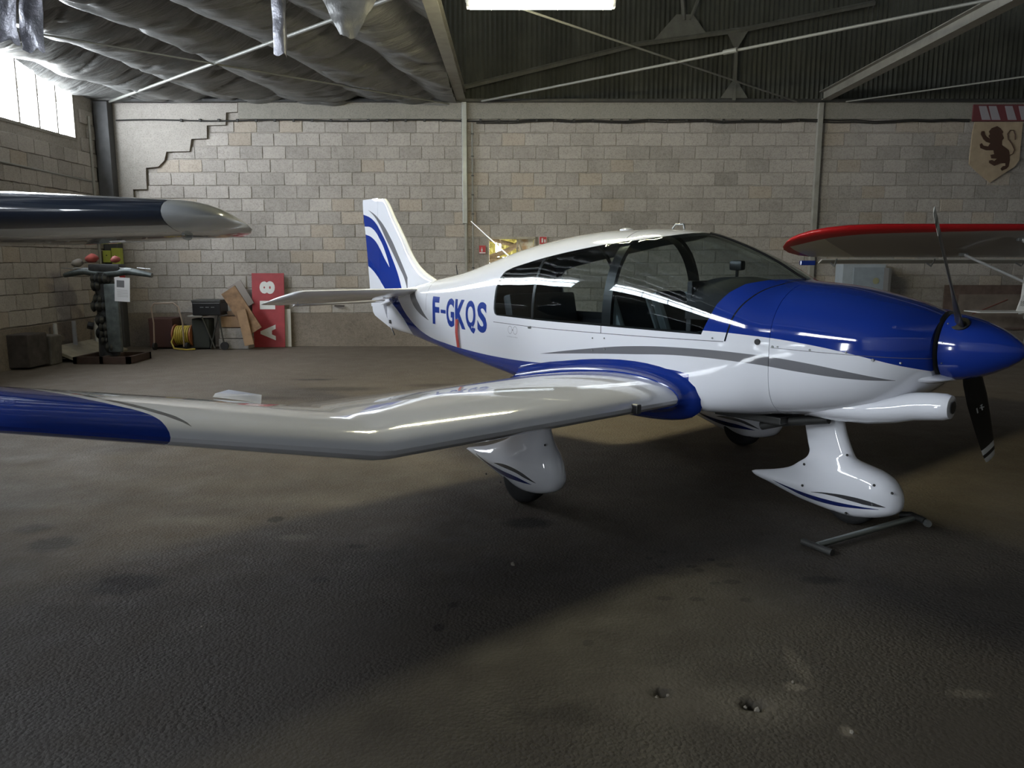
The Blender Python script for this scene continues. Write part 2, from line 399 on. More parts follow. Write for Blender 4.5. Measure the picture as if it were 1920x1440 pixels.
# ---- steel: posts, tie beams, rods
def struct(mb, i, m, smooth=None): return mb.build('trim_%d' % i, m, smooth=smooth, kind='structure')
def ibeam(mb, p0, p1, w, h):
    p0, p1 = Vector(p0), Vector(p1); L = (p1-p0).length; q = (p1-p0).to_track_quat('Y', 'Z').to_matrix(); c = (p0+p1)/2
    for d, off in (((w, L, .012), h/2), ((w, L, .012), -h/2), ((.01, L, h), 0)): mb.box(c+q@Vector((0, 0, off)), d, q)
    return mb
struct(ibeam(MB(), (-.93, WY1-.0, 4.62), (-.93, -5.9, 4.62), .17, .16), 2, STEEL_GREY)
struct(ibeam(MB(), (5.74, WY1-.0, 4.62), (5.74, -5.9, 4.62), .17, .16), 3, STEEL_GREY)
struct(MB().box((-.88, WY1-.04, 3.42), (.09, .1, 2.2), bev=.008), 4, GALV)
struct(MB().box((-.87, WY1-.045, 1.3), (.05, .05, 2.4), bev=.008), 5, STEEL_GREY)
struct(MB().box((5.68, WY1-.05, 2.25), (.09, .1, 4.5), bev=.008), 6, STEEL_GREY)
struct(MB().box(((WX0+WX1)/2, WY1-.06, 4.535), (WX1-WX0, .12, .05)), 7, STEEL_DARK)
struct(MB().box((WX0+.16, WY1-.12, 2.25), (.26, .2, 4.5), bev=.01), 8, mat('corner_post', (.07, .07, .072), .7, var=.2))
# gable truss with its post and gusset plates, and the cross ties
tr = MB(); tr.tube([(-.9, WY1-.15, 4.75), (2.3, WY1-.15, 5.5), (4.2, WY1-.15, 5.75), (6.5, WY1-.15, 6.2)], .045, 4)
tr.box((4.05, WY1-.15, 5.12), (.06, .05, 1.2))
tr.prism([(3.8, 4.56), (4.3, 4.56), (4.1, 4.85), (4.0, 4.85)], .02, 'xz', WY1-.16); tr.prism([(3.85, 5.75), (4.3, 5.8), (4.09, 5.45), (4.0, 5.45)], .02, 'xz', WY1-.16)
tr.prism([(2.5, 5.5), (3.5, 5.68), (3.25, 6.0), (2.95, 6.0)], .02, 'xz', WY1-.16); tr.tube([(3.1, WY1-.15, 5.9), (3.0, WY1-.15, 6.7)], .04, 4); tr.tube([(3.2, WY1-.15, 5.9), (3.5, WY1-.15, 6.7)], .03, 4)
struct(tr, 9, mat('truss_steel', (.11, .11, .095), .7, var=.2))
RODM = mat('rod_steel', (.22, .22, .20), .5, .2)
k = 10
for a, b, r in [((-.55, 14.8, 4.5), (5.55, 9.0, 4.5), .02), ((5.2, 14.85, 4.5), (-.75, 8.7, 4.52), .014), ((-7.35, 14.85, 4.5), (-1.1, 8.9, 4.48), .024),
                ((-1.15, 14.85, 4.46), (-7.3, 9.4, 4.5), .014), ((6.1, 14.85, 4.5), (11.8, 9.2, 4.5), .014)]:
    struct(MB().tube([a, b], r, 8), k, RODM, 60); k += 1
struct(MB().tube([(2.95, 11.45, 4.5), (3.1, 11.3, 4.5)], .035, 8), k, RODM, 60); k += 1

# ---- windows
WM = mat('window_frame_paint', (.22, .2, .17), .7, var=.2)
mb = MB()
for y in (LWH[0], LWH[1]): mb.box((WX0-.05, y, (LWH[2]+LWH[3])/2), (.08, .06, LWH[3]-LWH[2]))
for z in (LWH[2], LWH[3]): mb.box((WX0-.05, (LWH[0]+LWH[1])/2, z), (.08, LWH[1]-LWH[0], .05))
w1 = mb.build('window_1', WM, kind='structure')
for y in np.arange(-4.6, 13.9, .523): MB().box((WX0-.04, y, 4.26), (.03, .035, 1.04)).build('window_bar', WM, w1)
MB().tube([(WX0-1.2, -6, 4.75), (WX0-1.2, 16, 4.75)], .07, 8).build('gutter', WM, w1)
mb = MB(); FW = mat('weathered_frame', (.36, .32, .25), .8, var=.3)
for x in (OX0+.01, OX1-.01): mb.box((x, WY1+.05, (OZ0+OZ1)/2), (.03, .16, OZ1-OZ0))
for z in (OZ0, OZ1): mb.box(((OX0+OX1)/2, WY1+.05, z), (OX1-OX0, .16, .04))
mb.box((.1, WY1+.1, 1.8), (.025, .05, .5))
w2 = mb.build('window_2', FW, kind='structure')
SH = NT('stained_shutter'); p = SH.xyz(); SH.col(SH.mix(SH.ramp(SH.noise(7, 5), [(.45, (0, 0, 0)), (.65, (1, 1, 1))]), (.62, .6, .48), (.5, .33, .18)), .6)
MB().box((.27, WY1+.18, 1.86), (.28, .02, .36), rotm(z=-10)).build('shutter', SH.m, w2)
MB().tube([(.11, WY1+.14, 2.03), (.2, WY1+.14, 1.8)], .01, 6).build('stay', FW, w2)

# ---- outdoors seen through the back opening: branches and hedge
BARK = mat('bark', (.24, .17, .09), .9, var=.4, scale=20)
t = thing('tree', 'bare crossing tree branches outside the small opening in block wall', 'tree', (0, 17.2, 0))
for i, (pp, r) in enumerate([([(-.9, 0, 1.55), (-.1, 0, 1.85), (.35, .1, 2.12), (1.0, .2, 2.5)], .055), ([(-.7, .1, 2.15), (0, .1, 1.98), (.55, .1, 1.72), (1.0, .2, 1.5)], .045),
                             ([(-.75, -.1, 1.62), (-.1, -.1, 1.66), (.4, -.1, 1.55), (1, -.1, 1.3)], .05), ([(-.2, 0, 1.9), (-.3, 0, 2.2), (-.25, 0, 2.5)], .012), ([(.2, 0, 1.8), (.1, 0, 2.2), (.15, 0, 2.5)], .012)]):
    MB().tube(pp, r, 8).build('branch', BARK, t, smooth=60)
MB().tube([(-.9, 0, 0), (-.95, 0, .8), (-.9, 0, 1.7), (-.8, .1, 2.6)], [.12, .1, .08, .06], 8).build('trunk', BARK, t, smooth=60)
mb = MB()
for i in range(2200):
    c = Vector((rnd.uniform(-1.6, 1.6), rnd.uniform(0, .7), rnd.uniform(-.12, 2.6) if i % 3 else rnd.uniform(-.12, 1.6))); q = rotm(rnd.uniform(0, 180), rnd.uniform(0, 180), rnd.uniform(0, 180)); s_ = rnd.uniform(.05, .10)
    mb.addm([c+q@Vector((-s_, 0, 0)), c+q@Vector((0, -s_*.5, 0)), c+q@Vector((s_, 0, 0)), c+q@Vector((0, s_*.5, 0))], [(0, 1, 2, 3)])
hx = 40; base_i = len(mb.v)
hv = [(-2.6+5.2*i/hx, .85+.15*noise.noise(Vector((i*.4, j*.4, 0))), -.15+3.2*j/24) for j in range(25) for i in range(hx+1)]
mb.addm(hv, [(j*(hx+1)+i, j*(hx+1)+i+1, (j+1)*(hx+1)+i+1, (j+1)*(hx+1)+i) for j in range(24) for i in range(hx) if noise.noise(Vector((i*.5, j*.5, 4))) < .22])
mb.build('hedge_foliage', mat('dry_leaves', (.42, .36, .10), .8, var=.4), loc=(0, 18.0, 0), kind='stuff', label='sunlit yellow green hedge leaves outside the wall opening', category='hedge')
slab('trim_20', (0, 24, -.2), (40, 17.5, .1), mat('outside_ground', (.12, .11, .08), .9))
slab('trim_21', (0, 17.2, 3.1), (14, 4.0, .08), mat('outside_shade_slab', (.1, .1, .09), .9))  # unseen slab added to shade the hedge from the sky

# ---- sagging tarpaulin ceiling on the left
TARP = NT('tarpaulin'); nn = TARP.noise(5, 6, .65)
st = TARP.coord(); mp = TARP.add('ShaderNodeMapping'); mp.inputs['Scale'].default_value = (1.2, 7, 1); mp.inputs['Rotation'].default_value = (0, 0, .15); TARP.link(st, mp.inputs[0])
wr = TARP.noise(1.6, 5, .6, mp.outputs[0])
TARP.col(TARP.ramp(nn, [(.3, (.115, .116, .112)), (.7, (.175, .172, .165))]), .40, spec=.5); TARP.bump(TARP.math('ADD', TARP.math('MULTIPLY', wr, 1.0), TARP.math('MULTIPLY', nn, .15)), .9, .06)
def tarp_z(x, y):
    ca, sa = math.cos(R(16)), math.sin(R(16)); u = x*ca-(y-15)*sa*-1*-1; u = x*ca-(y-15)*sa
    ph = (u/1.32) % 1.0; sag = math.sin(math.pi*ph)**.75
    edge = min(1, max(0, (15.05-y)/.8))**.6
    z = 4.60+.20*min(1, (15.05-y)/2.6)-.27*sag*(.35+.65*min(1, (15.05-y)/2.0))+.012*(15-y)
    v = y*1.0+.35*math.sin(u*4.7)+1.3*noise.noise(Vector((u*.8, y*.35, 0)))
    z += .035*math.sin(v*5.2+math.sin(math.pi*ph)*2.0)*sag*(.5+noise.noise(Vector((x, y*.6, 5))))
    z += .05*noise.noise(Vector((x*1.1, y*1.1, 2)))+.03*noise.noise(Vector((x*2, y*5, 9)))
    cr = abs(noise.noise(Vector((x*.9+y*.25, y*2.6, 7.7)))); z += .05*max(0, 1-cr*9)
    return z-.02
vs = []; fs = []; NXT, NYT = 260, 240
for j in range(NYT+1):
    for i in range(NXT+1):
        x = WX0+.02+i*(6.62)/NXT; y = 4.5+j*(14.98-4.5)/NYT; vs.append((x, y, tarp_z(x, y)))
fs = [(j*(NXT+1)+i, j*(NXT+1)+i+1, (j+1)*(NXT+1)+i+1, (j+1)*(NXT+1)+i) for j in range(NYT) for i in range(NXT)]
MB().addm(vs, fs).build('ceiling_tarpaulin', TARP.m, smooth=80, recalc=False, label='large dark grey tarpaulin sagging in pleats under the roof on the left', category='tarpaulin')

# ---- hanging foil strips and loose flap
FOIL = NT('silver_foil'); FOIL.col((.24, .24, .27), .42, .6); FOIL.bump(FOIL.noise(9, 5, .6), .8, .03)
def strip(name, x, y, w, z0, z1, label, seed, curl=0.0, m=None, taper=0.0, cat='foil strip', group=None):
    vs = []; fs = []; nx, nz = 10, 26
    for k_ in (0, 1):
        for j in range(nz+1):
            for i in range(nx+1):
                u = i/nx-.5; s_ = j/nz; zz = z1+(z0-z1)*s_+(.06*noise.noise(Vector((u*3, seed, 0))) if j == nz else 0)
                ww = w*(1-taper*s_); a = u*curl
                xx = x+(math.sin(a)/curl*ww if curl else u*ww)+.03*noise.noise(Vector((s_*3, seed, 1)))
                yy = y+(-math.cos(a)/curl*ww*.9+ww/curl if curl else 0)+.05*noise.noise(Vector((u*2+seed, s_*6, seed)))+.004*k_
                vs.append((xx, yy, zz))
    n = (nx+1)*(nz+1)
    for k_ in (0, 1):
        fs += [(k_*n+j*(nx+1)+i, k_*n+j*(nx+1)+i+1, k_*n+(j+1)*(nx+1)+i+1, k_*n+(j+1)*(nx+1)+i) for j in range(nz) for i in range(nx)]
    MB().addm(vs, fs).build(name, m or FOIL.m, smooth=70, recalc=False, label=label, category=cat, **({'group': group} if group else {}))
strip('foil_strip', -4.92, 8.0, .25, 3.72, 4.75, 'crumpled silver foil strip hanging in front of the barred window, middle one of three', 1.3)
strip('foil_strip', -4.74, 8.15, .23, 3.68, 4.75, 'silver foil strip hanging nearest the tarpaulin, right of the other two by window', 5.1)
strip('foil_strip', -5.02, 7.7, .26, 3.40, 4.75, 'longest silver foil strip, at the left edge of the view over the barred window', 8.8, taper=.35)
strip('foil_strip', -2.28, 8.0, .26, 3.62, 4.75, 'folded grey foil strip dangling alone below the tarpaulin', 3.3, curl=3.6, taper=.1)
strip('tarpaulin_flap', -1.72, 8.6, .85, 3.95, 4.55, 'loose pointed tarpaulin flap hanging down beside the steel beam', 6.1, curl=1.5, m=TARP.m, taper=.8, cat='tarpaulin')

# ---- fluorescent batten
t = thing('fluorescent_lamp', 'lit fluorescent batten lamp hanging above the blue and white aeroplane', 'lamp', (.285, 8.2, 4.14))
MB().box((0, 0, .06), (1.5, .12, .06), bev=.006).build('housing', mat('lamp_housing', (.5, .5, .45), .5), t)
LE = emit('lamp_light', (1.0, .93, .60), 270)
MB().tube([(-.70, 0, 0), (.70, 0, 0)], .05, 12).build('tube', LE, t, smooth=60)
for x in (-.72, .72): MB().box((x, 0, .01), (.03, .09, .09)).build('end_cap', WHITE_P, t)
for x in (-.5, .5): MB().tube([(x, 0, .08), (x, 0, .55)], .004, 6).build('hanger', RODM, t)
# ================================================================== MAIN AEROPLANE (local x aft from spinner tip, y to its right wing, z up)
WHITE = (.76, .77, .82); BLUE = (.008, .032, .25); GREY = (.17, .17, .185)
XR, ZR = (0, 7.2), (.4, 2.6)
def paint(name):
    m = NT(name); return m, m.xyz()
def finish(m, c, rough=.07):
    m.col(c, rough, 0, .8); m.b.inputs['Coat Roughness'].default_value = .02; return m.m
fm, (fx, fy, fz) = paint('fuselage_paint')
c = fm.mix(fm.math('LESS_THAN', fx, 1.66), (*WHITE, 1), (*WHITE, 1))
cowlblue = fm.band(fx, fz, [(0.0, .98), (.28, 1.005), (.455, 1.051), (.717, 1.114), (1.02, 1.160), (1.35, 1.184), (1.66, 1.192)], None, XR, ZR)
c = fm.mix(cowlblue, c, BLUE)
g = fm.band(fx, fz, [(.527, .977), (.707, .973), (1.009, .989), (1.342, 1.013), (1.803, 1.016), (2.266, .984), (2.685, .95), (3.21, .90)],
            [(.527, .978), (.71, 1.009), (1.013, 1.049), (1.344, 1.069), (1.806, 1.068), (2.268, 1.04), (2.685, .986), (3.21, .901)], XR, ZR)
c = fm.mix(g, c, GREY)
g = fm.band(fx, fz, [(5.27, 1.03), (5.54, 1.113), (5.71, 1.234), (5.74, 1.27)], [(5.27, 1.032), (5.40, 1.11), (5.50, 1.19), (5.60, 1.27), (5.74, 1.4)], XR, ZR)
c = fm.mix(g, c, GREY)
b = fm.band(fx, fz, [(1.75, .4), (5.66, .4), (5.69, .83), (6.30, 1.20)], [(1.75, .90), (1.98, .916), (2.68, .862), (3.2, .828), (3.73, .806), (4.495, .81), (4.9, .83), (5.296, .87), (5.72, 1.006), (6.089, 1.259), (6.30, 1.45)], XR, ZR)
c = fm.mix(b, c, BLUE)
# seams
def seam(m, c, d, w, extra=None, col=(.12, .12, .13)):
    s_ = m.math('LESS_THAN', m.math('ABSOLUTE', d), w)
    for e in (extra or []): s_ = m.math('MULTIPLY', s_, e)
    return m.mix(s_, c, col)
arch = fm.math('SUBTRACT', fx, fm.curve(fz, [(1.13, 1.492), (1.219, 1.470), (1.285, 1.454), (1.342, 1.428), (1.391, 1.396), (1.462, 1.332), (1.496, 1.281), (1.53, 1.26)], (1.0, 1.6), (1.0, 1.8)))
c = seam(fm, c, arch, .006, [fm.math('GREATER_THAN', fz, 1.135), fm.math('LESS_THAN', fx, 1.5)], (.01, .012, .02))
c = seam(fm, c, fm.math('SUBTRACT', fz, fm.curve(fx, [(1.5, 1.132), (2.5, 1.112), (3.9, 1.105)], XR, ZR)), .0022, [fm.math('GREATER_THAN', fx, 1.5), fm.math('LESS_THAN', fx, 3.95)])
c = seam(fm, c, fm.math('SUBTRACT', fx, 2.545), .003, [fm.math('GREATER_THAN', fz, 1.11)], (.03, .03, .035))
c = seam(fm, c, fm.math('SUBTRACT', fx, 5.33), .002, [fm.math('GREATER_THAN', fz, 1.13)])
c = seam(fm, c, fm.math('SUBTRACT', fz, fm.curve(fx, [(0, 1.10), (1.19, 1.118)], XR, ZR)), .0015, [fm.math('LESS_THAN', fx, 1.19)])
FUS = finish(fm, c)
LINING = mat('cabin_lining', (.035, .036, .042), .8, var=.2)
GL = NT('canopy_glass'); tr_ = GL.add('ShaderNodeBsdfTransparent'); tr_.inputs[0].default_value = (.80, .84, .85, 1)
gs = GL.add('ShaderNodeBsdfGlossy'); gs.inputs['Roughness'].default_value = .02; fr = GL.add('ShaderNodeFresnel'); GL.link(GL.math('SUBTRACT', 1.5, GL.math('MULTIPLY', GL.add('ShaderNodeNewGeometry').outputs['Backfacing'], .8333)), fr.inputs[0])
mx = GL.add('ShaderNodeMixShader'); GL.link(fr.outputs[0], mx.inputs[0]); GL.link(tr_.outputs[0], mx.inputs[1]); GL.link(gs.outputs[0], mx.inputs[2])
GL.link(mx.outputs[0], GL.n['Material Output'].inputs[0]); GLASS = GL.m

PL = thing('aeroplane', 'blue and white low-wing light aeroplane parked under the lit lamp', 'aeroplane', (2.70, 4.05, 0), math.pi-.874)
ST = np.array([
    # x    zb    zs    zt    hw   nt   nb
    [.395, .95, 1.157, 1.335, .235, 2.0, 2.2], [.43, .92, 1.157, 1.35, .275, 2.0, 2.3], [.52, .85, 1.155, 1.385, .355, 2.1, 2.5], [.64, .775, 1.15, 1.418, .415, 2.2, 2.7], [.96, .70, 1.13, 1.484, .485, 2.3, 3.2],
    [1.2, .668, 1.13, 1.505, .51, 2.3, 3.6], [1.27, .66, 1.13, 1.510, .52, 2.3, 3.6], [1.34, .65, 1.13, 1.545, .53, 2.25, 4], [1.475, .64, 1.13, 1.621, .54, 2.2, 5], [1.72, .63, 1.14, 1.728, .55, 2.15, 7],
    [2.03, .63, 1.15, 1.825, .55, 2.2, 8], [2.22, .63, 1.15, 1.853, .55, 2.3, 8], [2.5, .63, 1.15, 1.867, .55, 2.4, 8], [2.84, .63, 1.15, 1.867, .55, 2.4, 8],
    [3.13, .63, 1.15, 1.85, .545, 2.4, 8], [3.56, .63, 1.15, 1.80, .49, 2.3, 8], [3.91, .655, 1.15, 1.739, .435, 2.3, 8], [4.36, .695, 1.16, 1.636, .365, 2.2, 8],
    [4.865, .74, 1.18, 1.522, .285, 2.1, 8], [5.374, .79, 1.20, 1.44, .205, 2.0, 7], [5.8, .83, 1.2, 1.37, .14, 2, 5], [6.1, .85, 1.19, 1.33, .095, 2, 4], [6.36, .875, 1.18, 1.28, .055, 2, 3]])
def hermite(X, Y, x):
    d = np.diff(Y)/np.diff(X); m = np.zeros(len(X)); m[0] = d[0]; m[-1] = d[-1]
    for i in range(1, len(X)-1): m[i] = 0 if d[i-1]*d[i] <= 0 else 2*d[i-1]*d[i]/(d[i-1]+d[i])
    i = int(np.clip(np.searchsorted(X, x)-1, 0, len(X)-2)); h = X[i+1]-X[i]; t = (x-X[i])/h
    return (2*t**3-3*t**2+1)*Y[i]+(t**3-2*t**2+t)*h*m[i]+(-2*t**3+3*t**2)*Y[i+1]+(t**3-t**2)*h*m[i+1]
def sec(x): return [float(hermite(ST[:, 0], ST[:, k], x)) for k in range(1, 7)]
def ring(x, off=0.0, N=18):
    zb, zs, zt, hw, nt, nb = sec(x); zb += off; zt -= off; hw -= off; half = []
    for i in range(N+1):                                   # bottom centre -> side
        a = -math.pi/2+math.pi/2*i/N; e = 2/nb; c_, s_ = abs(math.cos(a)), abs(math.sin(a))
        half.append((hw*c_**e, zs-(zs-zb)*s_**e))
    for i in range(1, N+1):
        a = math.pi/2*i/N; e = 2/nt; c_, s_ = abs(math.cos(a)), abs(math.sin(a))
        half.append((hw*c_**e, zs+(zt-zs)*s_**e))
    half[0] = (0, half[0][1]); half[-1] = (0, half[-1][1])
    full = [(y, z) for y, z in half]+[(-y, z) for y, z in half[-2:0:-1]]
    return [Vector((x, y, z)) for y, z in full]
def surf(x, z, off=0.0, N=18):                             # half width of the hull at x, z
    r = [(v.z, v.y) for v in ring(x, 0, 24)[:49]]; r.sort()
    return float(np.interp(z, [a for a, _ in r], [b_ for _, b_ in r]))+off
def boolean(a, b_, op):
    md = a.modifiers.new('b', 'BOOLEAN'); md.object = b_; md.operation = op; md.solver = 'EXACT'; md.material_mode = 'TRANSFER'
    dg = bpy.context.evaluated_depsgraph_get(); dg.update(); me = bpy.data.meshes.new_from_object(a.evaluated_get(dg)); a.modifiers.clear(); return me
def tmp(mb, m): return mb.build('tmp', m)
xs_ = list(np.arange(1.2, 6.36, .06))+[6.36]
hull = tmp(MB().loft([ring(x) for x in xs_]), FUS)
cav = tmp(MB().loft([ring(x, .014) for x in list(np.arange(1.34, 4.12, .06))]), LINING)
winpoly = [(3.90, 1.165), (1.665, 1.165), (1.655, 1.19), (1.62, 1.27), (1.585, 1.36), (1.53, 1.435), (1.46, 1.488), (1.36, 1.514), (1.285, 1.517), (1.1, 1.6), (1.1, 2.1), (2.06, 2.1), (2.06, 1.828), (2.19, 1.808), (2.4, 1.782), (2.74, 1.748), (3.09, 1.695), (3.48, 1.631), (3.76, 1.575), (3.86, 1.545), (3.92, 1.49), (3.945, 1.40), (3.945, 1.22), (3.93, 1.18)]
prism = tmp(MB().prism(winpoly, 2, 'xz', -1), GLASS)
shell_me = boolean(hull, cav, 'DIFFERENCE'); shell = bpy.data.objects.new('tmp', shell_me); COL.objects.link(shell)
body_me = boolean(shell, prism, 'DIFFERENCE'); glass_me = boolean(shell, prism, 'INTERSECT')
for me in (body_me, glass_me):
    me.shade_smooth(); me.set_sharp_from_angle(angle=R(38))
if GLASS.name in [m.name for m in body_me.materials if m]:
    gi = [i for i, m in enumerate(body_me.materials) if m == GLASS][0]; fi = [i for i, m in enumerate(body_me.materials) if m == FUS][0]
    for p in body_me.polygons:
        if p.material_index == gi: p.material_index = fi
glass_me.materials.clear(); glass_me.materials.append(GLASS)
for p in glass_me.polygons: p.material_index = 0
fus = link('fuselage', body_me, PL); gls = link('canopy_glass', glass_me, PL, label='clear tinted wraparound canopy glazing')
for o in (hull, cav, prism, shell): bpy.data.objects.remove(o)

# cowling with lower chin duct and intake snout
cow = MB().loft([ring(x) for x in [.395, .41, .43, .46, .5, .56, .64, .72, .8, .9, 1.0, 1.1, 1.197]], True).build('cowling', FUS, PL, smooth=40)
rg = []
for x, y, z, ry, rz in [(.268, .20, .850, .044, .046), (.272, .20, .850, .062, .064), (.30, .20, .848, .072, .074), (.36, .20, .842, .078, .078), (.45, .20, .83, .085, .080), (.55, .195, .805, .105, .086), (.7, .18, .778, .14, .092), (.9, .15, .762, .18, .09), (1.1, .12, .748, .19, .075), (1.3, .1, .735, .16, .045)]:
    rg.append([Vector((x, y+ry*math.cos(a), z+rz*math.sin(a))) for a in [2*math.pi*k_/32 for k_ in range(32)]])
MB().loft(rg, True).build('chin_duct', finish(NT('white_gloss'), (*WHITE, 1)), PL, smooth=50)
WG = MATS['white_gloss']
rg = [[Vector((x, .20+r_*math.cos(a), .85+r_*1.05*math.sin(a))) for a in [2*math.pi*k_/28 for k_ in range(28)]] for x, r_ in ((.262, .033), (.264, .027))]
MB().loft(rg, True).build('air_intake', BLACK, PL, smooth=60)
# lip under the spinner
MB().loft([[Vector((x, .17*0+ry*math.cos(a), .985+rz*math.sin(a))) for a in [2*math.pi*k_/24 for k_ in range(24)]] for x, ry, rz in [(.325, .12, .008), (.35, .17, .018), (.40, .21, .035), (.47, .24, .05)]]).build('lower_lip', WG, PL, smooth=50)
BL = finish(NT('blue_gloss'), (*BLUE, 1), .12)
MB().lathe([(.165, .38), (.19, .383), (.20, .40), (.17, .41)], 'x', (0, 0, 1.157), 40).build('spinner_gap_ring', BLACK, PL, smooth=60)
sp = MB().lathe([(.001, 0), (.022, .008), (.05, .03), (.085, .075), (.12, .135), (.15, .2), (.17, .265), (.182, .32), (.186, .375), (.17, .378)], 'x', (0, 0, 1.157), 48).build('spinner', BL, PL, smooth=50)
for k_ in range(10):
    a = 2*math.pi*k_/10+.2; MB().lathe([(.0045, -.002), (.003, .003)], 'z', (0, 0, 0), 8).build('screw', GALV, sp, loc=(.355, .186*math.cos(a), 1.157+.186*math.sin(a))).rotation_euler = Vector((0, math.cos(a), math.sin(a))).to_track_quat('Z', 'Y').to_euler()
# propeller
PR = NT('propeller_paint'); px_ = PR.xyz(); ry_ = PR.math('SUBTRACT', px_[2], 1.157)
rad = PR.math('SQRT', PR.math('ADD', PR.math('MULTIPLY', px_[1], px_[1]), PR.math('MULTIPLY', ry_, ry_)))
bandm = PR.math('ADD', PR.math('MULTIPLY', PR.math('GREATER_THAN', rad, .79), PR.math('LESS_THAN', rad, .835)), PR.math('MULTIPLY', PR.math('GREATER_THAN', rad, .865), PR.math('LESS_THAN', rad, .92)))
PR.col(PR.mix(bandm, (.014, .013, .012), (.6, .6, .58)), .38)
PHI = .6537
for sgn, nm in ((1, 'up'), (-1, 'down')):
    e = Vector((0, math.sin(PHI), math.cos(PHI)))*sgn; tt = Vector((0, math.cos(PHI), -math.sin(PHI)))*sgn; rings = []
    for r_, ch, be, th in [(.08, .07, 52, .05), (.16, .085, 46, .035), (.25, .115, 38, .022), (.4, .135, 29, .015), (.6, .13, 22, .011), (.78, .112, 18, .008), (.86, .10, 16.5, .007), (.905, .082, 16, .006), (.913, .055, 16, .004)]:
        b_ = R(be); cdv = tt*math.cos(b_)+Vector((-1, 0, 0))*math.sin(b_); nv = e.cross(cdv).normalized(); cc = Vector((.303, 0, 1.157))+e*r_
        rings.append([cc+cdv*(ch/2*math.cos(a))+nv*(th/2*math.sin(a)) for a in [2*math.pi*k_/16 for k_ in range(16)]])
    bl = MB().loft(rings).build('propeller_blade', PR.m, PL, smooth=50)
    if sgn == -1:
        b_ = R(25); cdv = tt*math.cos(b_)+Vector((-1, 0, 0))*math.sin(b_); nv = e.cross(cdv).normalized()
        if nv.dot(Vector((-1.6, 4.6, .4))) < 0: nv = -nv
        M = Matrix((cdv, e, nv)).transposed()
        mk = MB(); c0 = Vector((.303, 0, 1.157))+e*.47+nv*.009
        mk.box(c0-cdv*.022, (.008, .04, .001), M); mk.box(c0+cdv*.012, (.008, .045, .001), M); mk.box(c0+cdv*.012, (.034, .007, .001), M@rotm(z=25)); mk.box(c0+cdv*.012-e*.018, (.018, .005, .001), M)
        mk.build('blade_emblem', mat('marking_white', (.6, .6, .6), .5), bl)
for sg in (1, -1):
    MB().lathe([(.04, .10), (.05, .176), (.046, .1795), (.01, .18)], 'z', (0, 0, 0), 24).build('blade_cutout_disc', RUBBER, PL, loc=(.303, 0, 1.157)).rotation_euler = (-PHI+(0 if sg > 0 else math.pi), 0, 0)  # black disc stands for the dark spinner cutout at each blade

# wing
def airfoil(n=20, t=.13, camb=.018):
    up = []; lo = []
    for i in range(n+1):
        x = .5*(1-math.cos(math.pi*i/n)); yt = 5*t*(.2969*math.sqrt(x)-.126*x-.3516*x*x+.2843*x**3-.1036*x**4)
        yc = camb*4*x*(1-x)*(1.25-.5*x); up.append((x, yc+yt)); lo.append((x, yc-yt))
    return up[::-1]+lo[1:-1]
AF = airfoil()
def wring(y, xle, zle, ch, tw=0.0, thick=1.0, af=None, off=0.0):
    P_ = [(u*ch, w_*ch*thick) for u, w_ in (af or AF)]; out = []; n = len(P_)
    for i, (X, Z) in enumerate(P_):
        if off and i:
            a, b_ = P_[i-1], P_[(i+1) % n]; t_ = (b_[0]-a[0], b_[1]-a[1]); L = math.hypot(*t_)+1e-9; X += t_[1]/L*off; Z += -t_[0]/L*off
        a = R(tw); out.append(Vector((xle+X*math.cos(a)+Z*math.sin(a), y, zle-X*math.sin(a)+Z*math.cos(a))))
    return out
wm, (wx, wy, wz) = paint('wing_paint'); ay = wm.math('ABSOLUTE', wy)
c = wm.mix(0.0, (*WHITE, 1), (*WHITE, 1))
VR, OR_ = (1.5, 3.2), (3.0, 4.6)
b = wm.band(wx, ay, [(1.5, 3.78), (1.92, 3.765), (2.0, 3.80), (2.1, 3.90), (2.25, 4.03), (2.5, 4.16), (2.9, 4.27), (3.2, 4.3)], None, VR, OR_); c = wm.mix(b, c, BLUE)
g = wm.band(wx, ay, [(1.90, 3.66), (1.97, 3.69), (2.08, 3.78), (2.25, 3.925), (2.5, 4.07), (2.9, 4.2)], [(1.90, 3.662), (1.97, 3.725), (2.08, 3.83), (2.25, 3.965), (2.5, 4.10), (2.9, 4.205)], VR, OR_); c = wm.mix(g, c, GREY)
WING = finish(wm, c)
DIH = .20
for s_ in (1, -1):
    stn = [wring(y*s_, 1.75, .74, 1.71, 2) for y in (.2, .8, 1.5, 2.2, 2.78)]
    for y in (2.86, 3.1, 3.5, 3.9, 4.2, 4.34): 
        q = (y-2.82)/1.54; stn.append(wring(y*s_, 1.75+.19*q, .74+DIH*(y-2.82), 1.71-.72*q, 2-3*q))
    for y, sc in ((4.39, .9), (4.425, .72), (4.445, .4)):
        q = (y-2.82)/1.54; ch = (1.71-.72*q); stn.append(wring(y*s_, 1.75+.19*q+ch*(1-sc)*.35, .74+DIH*(y-2.82)+.01, ch*sc, -1, .8))
    wg = MB().loft(stn).build('wing', WING, PL, smooth=30)
    # blue root fairing sweeping up the hull side
    rf = [wring(y*s_, 1.75, .74, 1.71, 2, off=o_) for y, o_ in ((.50, .10), (.545, .085), (.565, .055), (.59, .03), (.625, .016), (.65, .009), (.652, -.02))]
    MB().loft(rf).build('wing_root_fairing', BL, PL, smooth=50, label='blue wing root fairing')
